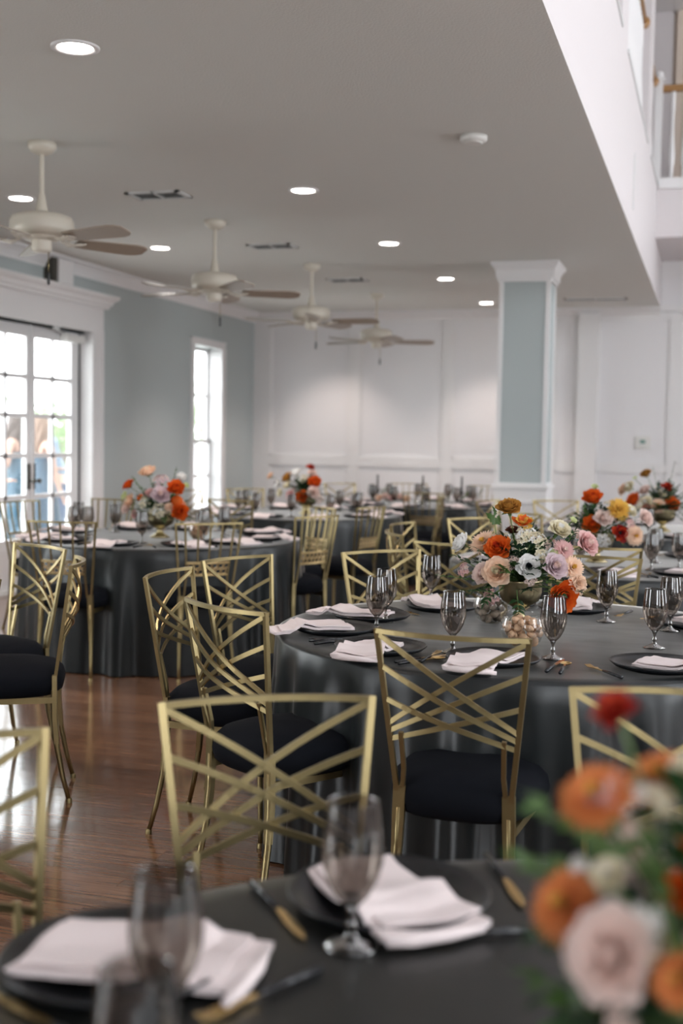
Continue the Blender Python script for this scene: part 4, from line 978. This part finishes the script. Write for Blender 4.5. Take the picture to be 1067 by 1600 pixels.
def compote(t, s_=1.0, sz=1.0):
    b = MB(); b.lathe([(.001, 0), (.062, 0), (.064, .006), (.05, .014), (.026, .03), (.018, .045), (.024, .055), (.045, .066), (.082, .085), (.094, .115), (.094, .150), (.097, .155), (.092, .156), (.088, .148), (.086, .11), (.001, .085)], 48, rib=.018, ribn=16)
    b.v = [(x * s_, y * s_, z * sz) for x, y, z in b.v]
    tag(b.build('vase', m_ant_gold, t), 'ribbed footed antique gold bowl')
def arrangement(key, x, y, lb, single, nsp, ls=.036, reach=.20, zc=.95, vs_=1.0, extra=(), seed=1, faceb=.5, nfill=46, nclus=9):
    t = thing('flower_arrangement', lb, 'flower arrangement', (x, y, .7605), 0, 'floral centrepieces'); compote(t, vs_, 1.08)
    rnd = random.Random(seed); neck = Vector((0, 0, .162))
    tocam = Vector((-x, -y, 0)).normalized()
    for i, (kind, dx, dy, z, r) in enumerate(FLOWERS[key]):
        p = Vector((dx, dy, z - .7605)); me = get_flower(kind, i % 2)
        form = kind.rsplit('_', 1)[-1]
        c = Vector((0, .03, zc - .7605 - .06)); d = (p - c).normalized() + tocam * faceb + Vector((rnd.uniform(-.15, .15), 0, rnd.uniform(-.1, .2)))
        q = d.to_track_quat('Z', 'Y')
        o = inst(FNAME[form], me, t, p); o.rotation_mode = 'QUATERNION'; o.rotation_quaternion = q; o.scale = (r * (1.10 if key in ('main', 'front') else 1.26),) * 3
        cl = kind.rsplit('_', 1)[0].replace('_', ' ')
        o['label'] = 'white anemone with dark centre' if form == 'anemone' else cl + ' ' + FNAME[form].replace('_', ' ')
        m_ = p * .5 + neck * .5 + Vector((0, 0, .02)); back = p - d.normalized() * r * .3
        b = MB(); b.tube([neck + Vector((0, 0, -.02)), m_, back], .0021, 5); b.build('stem', m_stem, t)
    pts = [Vector((f[1], f[2], f[3] - .7605)) for f in FLOWERS[key]]; cen = sum(pts, Vector()) / len(pts)
    for k in range(nclus):
        a_, b_ = rnd.sample(pts, 2); p = a_.lerp(b_, rnd.uniform(.3, .7)).lerp(cen, .15) + Vector((0, rnd.uniform(-.01, .06), 0)); kd = ('cream_cluster', 'blush_cluster', 'white_cluster', 'pink_cluster')[k % 4]
        o = inst('blossom_cluster', get_flower(kd, k % 2), t, p); d = (p - cen).normalized() + tocam * .6; o.rotation_mode = 'QUATERNION'; o.rotation_quaternion = d.to_track_quat('Z', 'Y'); o.scale = (rnd.uniform(.020, .030),) * 3
        o['label'] = kd.split('_')[0] + ' blossom cluster'
    for k in range(nfill):
        a = 2.4 * k; el = rnd.uniform(.12, 1.35); d = Vector((math.cos(a) * math.cos(el), math.sin(a) * math.cos(el), math.sin(el)))
        sprig(t, neck + d * .03, d, reach * rnd.uniform(.45, .85), LEAF[2 if k % 3 else 0], ls * rnd.uniform(1.0, 1.4), 5, rnd.uniform(0, .4), False, rnd)
    for e in extra:
        sprig(t, Vector(e[0]), e[1], e[2], LEAF[e[3]], e[4], e[5], e[6], single, rnd)
    for k in range(nsp):
        a = 2.4 * k + rnd.uniform(-.2, .2); el = rnd.uniform(-.15, 1.1); d = Vector((math.cos(a) * math.cos(el), math.sin(a) * math.cos(el), math.sin(el)))
        L = reach * rnd.uniform(.6, 1.0) * (1 - .15 * (el > .8)); sprig(t, neck + d * .02, d, L, LEAF[k % 3 if k % 5 else 4], ls * rnd.uniform(.85, 1.2), 3 if single else 4, rnd.uniform(.1, .7), single, rnd)
    return t
arrangement('main', -.67, 4.50, 'large arrangement of orange, cream and lilac flowers on the centre table', True, 32, .044, .20, vs_=.84, extra=(
    ((-.05, -.05, .15), (-1, -.2, .16), .24, 1, .040, 5, .1), ((-.05, -.06, .15), (-.75, -.3, -.05), .15, 0, .045, 4, .5), ((.06, -.07, .15), (.9, -.3, .1), .20, 2, .045, 3, .3), ((.0, -.09, .14), (.15, -.5, -.5), .10, 0, .045, 3, .5),
    ((-.09, 0, .28), (-.1, -.1, 1), .12, 3, .075, 1, .0), ((-.05, -.08, .14), (-.3, -.6, -.1), .12, 0, .042, 4, .6), ((0, -.05, .2), (-.8, -.1, .45), .17, 0, .05, 4, .1), ((-.12, -.10, .13), (-.4, -.5, .1), .10, 0, .05, 3, .3), ((-.06, -.12, .12), (-.5, -.6, .3), .10, 0, .055, 3, .4), ((.02, -.12, .13), (.3, -.6, .3), .09, 2, .055, 3, .4), ((.10, -.1, .14), (.6, -.5, .1), .09, 0, .05, 3, .3), ((-.02, -.14, .19), (-.2, -.6, .5), .08, 1, .045, 3, .3), ((.08, -.12, .20), (.3, -.6, .5), .08, 0, .045, 3, .3), ((-.14, -.05, .20), (-.8, -.3, .5), .10, 0, .05, 3, .1), ((.15, -.04, .28), (.5, -.3, .8), .10, 0, .045, 3, .1)), seed=5)
arrangement('t2', -3.52, 7.40, 'peach and blush flower arrangement in a footed gold bowl before the grey wall', False, 34, .040, .21, extra=(
    ((-.05, 0, .2), (-.6, 0, .8), .24, 1, .045, 6, .1), ((.05, 0, .2), (.25, 0, 1), .27, 0, .030, 6, 0), ((.06, 0, .15), (1, -.1, 0), .20, 1, .04, 5, .2), ((-.04, 0, .15), (-1, -.1, .3), .22, 1, .04, 5, .2)), seed=9)
arrangement('t3', -3.477, 10.33, 'arrangement topped by one dark red bloom, by the corner of the panelled wall', False, 28, .045, .21, seed=12)
arrangement('t5', -.62, 7.05, 'arrangement with a yellow chrysanthemum right behind the large centre arrangement', False, 32, .042, .21, seed=15)
arrangement('t6', -.36, 9.75, 'tallest upright arrangement in front of the panelled wall below the thermostat', False, 28, .045, .25, extra=(((0, 0, .15), (.2, 0, 1), .38, 0, .04, 6, 0), ((0, 0, .15), (-.25, 0, 1), .36, 1, .03, 6, 0), ((.02, 0, .15), (.9, 0, .3), .24, 0, .05, 5, .5)), seed=18)
arrangement('front', .02, 1.06, 'blurred apricot and blush arrangement with a dark red bloom on the nearest table', True, 22, .050, .15, zc=.98, extra=(
    ((-.04, 0, .26), (-.6, .1, .35), .07, 0, .055, 2, .1), ((-.03, -.03, .16), (-1, -.1, .3), .09, 1, .045, 3, .1), ((-.04, -.05, .12), (-.7, -.2, .1), .08, 0, .055, 3, .2), ((0, -.02, .25), (-.1, -.2, 1), .14, 0, .08, 3, 0), ((.02, -.02, .25), (.3, -.3, .9), .16, 0, .085, 3, 0),
    ((-.03, -.06, .12), (-.5, -.7, .1), .14, 0, .06, 4, .3), ((-.05, -.02, .10), (-.9, 0, .1), .09, 0, .06, 3, .2), ((-.05, 0, .16), (-.9, .1, .35), .10, 1, .055, 3, .1), ((-.04, 0, .30), (-.8, .1, .5), .08, 1, .055, 2, .1), ((0, -.03, .30), (.1, -.3, 1), .14, 0, .07, 4, .1), ((-.08, -.03, .33), (-.9, 0, .45), .085, 1, .042, 3, .0), ((-.10, .02, .28), (-.9, .1, .25), .07, 1, .042, 3, .1), ((-.07, .03, .22), (-.9, .1, .1), .09, 0, .045, 4, .1), ((-.05, -.09, .17), (-1, 0, .0), .07, 1, .05, 3, .0), ((-.02, -.06, .22), (-.3, -.15, 1), .14, 1, .060, 4, .0), ((.0, -.08, .24), (-.15, -.1, 1), .16, 0, .065, 4, .0), ((.02, -.08, .28), (.1, -.1, 1), .12, 1, .06, 3, 0)), seed=21)
# low greenery runner with blush roses on the far table
t = thing('greenery_garland', 'low greenery garland with blush roses along the table by the panelled wall', 'garland', (-2.95, 12.6, .7605))
rnd = random.Random(44)
for k in range(16):
    x = -.55 + k * .075; sprig(t, (x, rnd.uniform(-.1, .1), .02), (rnd.uniform(-.6, .6), rnd.uniform(-.6, .2), rnd.uniform(.3, 1)), rnd.uniform(.12, .20), LEAF[k % 3], .05, 4, .3, False, rnd)
for dx, dz, kd in ((-.36, .07, 'blush_rose'), (-.28, .06, 'pink_carnation'), (-.20, .07, 'blush_rose'), (-.12, .05, 'peach_rose'), (-.42, .05, 'peach_carnation')):
    o = inst(FNAME[kd.rsplit('_', 1)[1]], get_flower(kd, 0), t, (dx, -.16, dz), (R(60), 0, 0), .045)
for dx in (-.5, 0, .42):
    b = MB(); b.lathe([(.001, 0), (.035, 0), (.012, .02), (.010, .10), (.028, .13), (.028, .14), (.001, .14)], 14, c=(dx, .05, 0)); b.tube([(dx, .05, .14), (dx, .05, .30)], [.012, .010], 8); tag(b.build('candle_holder', m_dark, t), 'slim dark candle holder')

# ------------------------------------------------------------------ terrace, trees and guests beyond the doors
b = MB(); b.box(-30, LX - .2, -12, 40, -.25, -.03); struct(b.build('ground', m_patio))
m_skin = mat('skin', (.50, .29, .22), .5, sub=.1)
m_skin2 = mat('tan_skin', (.60, .36, .27), .5, sub=.1)
m_hair = mat('dark_brown_hair', (.045, .028, .022), .45, bump=.6, bscale=80)
m_hair2 = mat('light_brown_hair', (.17, .10, .065), .45, bump=.6, bscale=80)
m_dress = mat('dusty_blue_satin', (.03, .085, .13), .5)
m_dress2 = mat('deep_blue_satin', (.02, .065, .11), .5)
m_shirt = mat('pale_blue_shirt', (.16, .22, .30), .7)
m_trouser = mat('navy_trousers', (.03, .07, .15), .7)
m_lip = mat('lips', (.55, .20, .18), .4); m_eye = mat('eye', (.03, .02, .02), .2); m_eyew = mat('eye_white', (.8, .8, .8), .3)
def skin_obj(name, joints, edges, m, parent, lv=2, root=0):
    me = bpy.data.meshes.new(name); me.from_pydata([j[0] for j in joints], edges, []); me.materials.append(m)
    o = inst(name, me, parent); s_ = o.modifiers.new('skin', 'SKIN'); s_.use_smooth_shade = True
    for i, j in enumerate(joints):
        r = j[1]; r = r if hasattr(r, '__len__') else (r, r)
        me.skin_vertices[0].data[i].radius = r
    me.skin_vertices[0].data[root].use_root = True
    sb = o.modifiers.new('sub', 'SUBSURF'); sb.levels = lv; sb.render_levels = lv
    return o
def person(x, y, face, h, kind, lb, arms, hair, skin, dress, lean=0, z0=-.03, long_hair=True, tilt=0):
    """built facing +Y in metres for a 1.65 m figure, then scaled"""
    t = thing('person', lb, 'person', (x, y, z0), R(face - 90), 'guests outside the French doors'); k = h / 1.65; t.scale = (k,) * 3
    sw = .165 if kind == 'woman' else .205; g = 1.0 if kind == 'woman' else 1.15
    J = [((0, 0, .92), (.145 * g, .10 * g)), ((0, lean * .3, 1.06), (.108 * g, .082 * g)), ((0, lean * .6, 1.20), (.128 * g, .092 * g)), ((0, lean * .85, 1.33), (.118 * g, .075 * g)), ((0, lean, 1.41), (.052, .05)), ((0, lean * 1.1 + .005, 1.47), (.046, .048)),
         ((0, lean * 1.2 + .015, 1.53), (.062, .075)), ((0, lean * 1.3 + .01, 1.60), (.072, .085)), ((0, lean * 1.3, 1.635), (.045, .05))]
    E = [(i, i + 1) for i in range(8)]
    for s_, arm in ((-1, arms[0]), (1, arms[1])):
        n = len(J); el, wr = arm
        sh = Vector((s_ * sw, lean * .9, 1.365)); el = Vector(el); wr = Vector(wr); el.x *= s_; wr.x *= s_
        J += [(tuple(sh), .052 * g), (tuple(el), .036 * g), (tuple(wr), .024 * g)]; E += [(3, n), (n, n + 1), (n + 1, n + 2)]
        d = (wr - el).normalized(); pm = wr + d * .05; J.append((tuple(pm), (.036, .018))); E.append((n + 2, n + 3))
        sd = d.cross(Vector((0, 0, 1))); sd = sd.normalized() if sd.length > .1 else Vector((1, 0, 0))
        for q in range(4):
            f0 = pm + sd * (q - 1.5) * .018 + d * .035; f1 = f0 + d * (.045 - abs(q - 1.4) * .006) + Vector((0, 0, -.01)); m_ = len(J)
            J += [(tuple(f0), .009), (tuple(f1), .007)]; E += [(n + 3, m_), (m_, m_ + 1)]
        m_ = len(J); th = wr + d * .03 - sd * .03; J += [(tuple(th), .010), (tuple(th + d * .035 - sd * .012), .008)]; E += [(n + 2, m_), (m_, m_ + 1)]
    for s_ in (-1, 1):
        n = len(J); J += [((s_ * .09, 0, .84), .085 * g), ((s_ * .095, .01, .48), .055 * g), ((s_ * .10, -.01, .10), .036), ((s_ * .105, .03, .045), (.038, .034)), ((s_ * .115, .13, .03), (.040, .022))]
        E += [(0, n), (n, n + 1), (n + 1, n + 2), (n + 2, n + 3), (n + 3, n + 4)]
    body = skin_obj('body', J, E, skin, t)
    hc = Vector((0, lean * 1.3 + .01, 1.575))
    def sph(b, c, r, mi=0, sc_=(1, 1, 1), n=12):
        vs = []; 
        for j in range(9):
            ph = PI * j / 8
            for i in range(n): a = 2 * PI * i / n; vs.append((c[0] + r * sc_[0] * math.sin(ph) * math.cos(a), c[1] + r * sc_[1] * math.sin(ph) * math.sin(a), c[2] + r * sc_[2] * math.cos(ph)))
        b.add(vs, [(j * n + i, j * n + (i + 1) % n, (j + 1) * n + (i + 1) % n, (j + 1) * n + i) for j in range(8) for i in range(n)], mi, True)
    b = MB()
    for s_ in (-1, 1): sph(b, hc + Vector((s_ * .027, .082, -.015)), .011, 0); sph(b, hc + Vector((s_ * .027, .090, -.015)), .006, 1)
    b.build('eyes', [m_eyew, m_eye], t)
    b = MB(); b.lathe([(.001, .02), (.006, .015), (.013, -.025), (.001, -.032)], 8, c=hc + Vector((0, .088, -.02))); 
    for s_ in (-1, 1): sph(b, hc + Vector((s_ * .072, .0, -.015)), .022, 0, (.4, .8, 1.2))
    b.build('nose_and_ears', skin, t)
    b = MB(); sph(b, hc + Vector((0, .080, -.062)), .018, 0, (1.1, .5, .4)); b.build('mouth', m_lip, t)
    # hair: cap with locks
    b = MB(); sph(b, hc + Vector((0, -.018, .018)), .098, 0, (.92, 1.0, 1.0), 18)
    if long_hair:
        rnd = random.Random(int(h * 100))
        for q in range(22):
            a = PI + (q / 21 - .5) * PI * 1.25; a0 = a + PI / 2
            cx_, cy_ = .075 * math.sin(a - PI), -.085 * math.cos(a - PI)
            P = [hc + Vector((cx_ * .8, cy_ * .8, .05))]
            for st in range(1, 9):
                P.append(hc + Vector((cx_ * (1 + .06 * st) + .010 * math.sin(st * 1.7 + q), cy_ * (1 + .04 * st) + .010 * math.cos(st * 1.4 + q * 2), .05 - st * .052)))
            b.tube(P, [.020, .024, .026, .027, .027, .026, .022, .016, .004], 6)
    b.build('hair', hair, t)
    if kind == 'woman':
        b = MB(); n = 56; prof = [(.150, .105, .005, 1.25), (.128, .10, 0, 1.20), (.118, .092, 0, 1.08), (.155, .115, 0, .96), (.175, .135, 0, .86), (.19, .16, 0, .70), (.215, .19, 0, .45), (.26, .24, 0, .2), (.31, .30, 0, .015)]
        vs = [];
        for rx, ry, yo, z in prof:
            f = max(0, (1.0 - z)); yo = lean * .3 * max(0, (z - .9) / .3)
            for i in range(n):
                a = 2 * PI * i / n; w_ = 1 + .07 * f * math.sin(a * 9 + z * 3) + .03 * f * math.sin(a * 17); vs.append((rx * w_ * math.cos(a) * 1.12, yo + ry * w_ * math.sin(a) * 1.15, z))
        b.add(vs, [(j * n + i, j * n + (i + 1) % n, (j + 1) * n + (i + 1) % n, (j + 1) * n + i) for j in range(len(prof) - 1) for i in range(n)], 0, True)
        for s_ in (-1, 1): b.strip([(s_ * .09, .09 + lean * .6, 1.26), (s_ * .10, .03 + lean * .9, 1.41), (s_ * .095, -.07 + lean * .8, 1.30)], [(0, 1, .2), (0, .2, 1), (0, -1, .2)], .014, .004)
        tag(b.build('dress', dress, t), 'floor-length blue satin dress')
    else:
        JJ = [((0, 0, .92), (.165, .125)), ((0, lean * .3, 1.08), (.15, .115)), ((0, lean * .6, 1.22), (.16, .12)), ((0, lean * .85, 1.34), (.15, .10)), ((0, lean, 1.41), (.07, .065))]; EE = [(i, i + 1) for i in range(4)]
        for s_, arm in ((-1, arms[0]), (1, arms[1])):
            n = len(JJ); el = Vector(arm[0]); wr = Vector(arm[1]); el.x *= s_; wr.x *= s_; wr = el.lerp(wr, .92)
            JJ += [((s_ * sw, lean * .9, 1.365), .072), (tuple(el), .056), (tuple(wr), .040)]; EE += [(3, n), (n, n + 1), (n + 1, n + 2)]
        tag(skin_obj('shirt', JJ, EE, m_shirt, t), 'pale grey-blue shirt')
        JJ = [((0, 0, .95), (.17, .13))]; EE = []
        for s_ in (-1, 1): n = len(JJ); JJ += [((s_ * .09, 0, .84), .11), ((s_ * .095, .01, .48), .08), ((s_ * .10, 0, .08), .062)]; EE += [(0, n), (n, n + 1), (n + 1, n + 2)]
        skin_obj('trousers', JJ, EE, m_trouser, t)
    return t
down = ((.23, .02, 1.08), (.24, .10, .86)); bent = ((.24, .03, 1.09), (.12, .24, 1.10)); up_ = ((.24, .10, 1.12), (.06, .20, 1.30))
person(-7.5, 12.06, 190, 1.66, 'woman', 'woman with long dark brown hair in a blue dress seen through the left door leaf', (bent, bent), m_hair, m_skin, m_dress, .02)
person(-6.75, 11.31, 60, 1.64, 'woman', 'woman with curly light brown hair and bare back in a blue dress, right door leaf', (bent, down), m_hair2, m_skin, m_dress2, .01)
person(-7.4, 12.8, 215, 1.66, 'man', 'short dark haired man leaning forward in a pale grey-blue shirt behind the right door leaf', (bent, bent), m_hair, m_skin2, None, .14, long_hair=False)
person(-6.92, 10.55, 20, 1.50, 'woman', 'person with brown hair at the far left frame edge behind the door panes', (down, bent), m_hair, m_skin2, m_dress, .02)
# pale trees past the terrace
m_tree = mat('tree_leaves', (.14, .22, .09), .6, noise=.3, nscale=3); m_bark = mat('bark', (.20, .15, .11), .9)
def tree(x, y, h, r, lb, seed):
    t = thing('tree', lb, 'tree', (x, y, -.03), 0, 'trees beyond the terrace'); rnd = random.Random(seed)
    b = MB(); b.tube([(0, 0, 0), (.05, .02, h * .3), (-.05, .1, h * .55), (0, .1, h * .8)], [.16, .12, .08, .03], 8)
    ends = []
    for k in range(7):
        a = k * 2.4; q = Vector((r * .6 * math.cos(a), r * .6 * math.sin(a), h * rnd.uniform(.55, .85))); b.tube([(0, .05, h * .35), q * .6 + Vector((0, 0, h * .15)), q], [.07, .04, .015], 6); ends.append(q)
    b.build('trunk', m_bark, t)
    b = MB()
    for k in range(1500):
        c = rnd.choice(ends); u = Vector((rnd.gauss(0, 1), rnd.gauss(0, 1), rnd.gauss(0, .8))).normalized() * r * .62 * rnd.random() ** .4 + c
        d = Vector((rnd.uniform(-1, 1), rnd.uniform(-1, 1), rnd.uniform(-.7, .7))).normalized(); s_ = d.orthogonal().normalized() * .035; d = d * .12
        b.add([u, u + d * .5 + s_, u + d, u + d * .5 - s_], [(0, 1, 2, 3)])
    o = b.build('crown', m_tree, t, recalc=False); o['kind'] = 'stuff'; return t
tree(-10.8, 18.9, 2.3, 1.0, 'pale green tree outside, seen through the upper panes of the right door leaf', 3)
tree(-15.0, 20.6, 2.8, 1.3, 'pale green tree outside, seen past the heads of the guests', 4)
tree(-10.5, 24.5, 2.6, 1.2, 'pale green tree outside, seen through the tall window', 6)
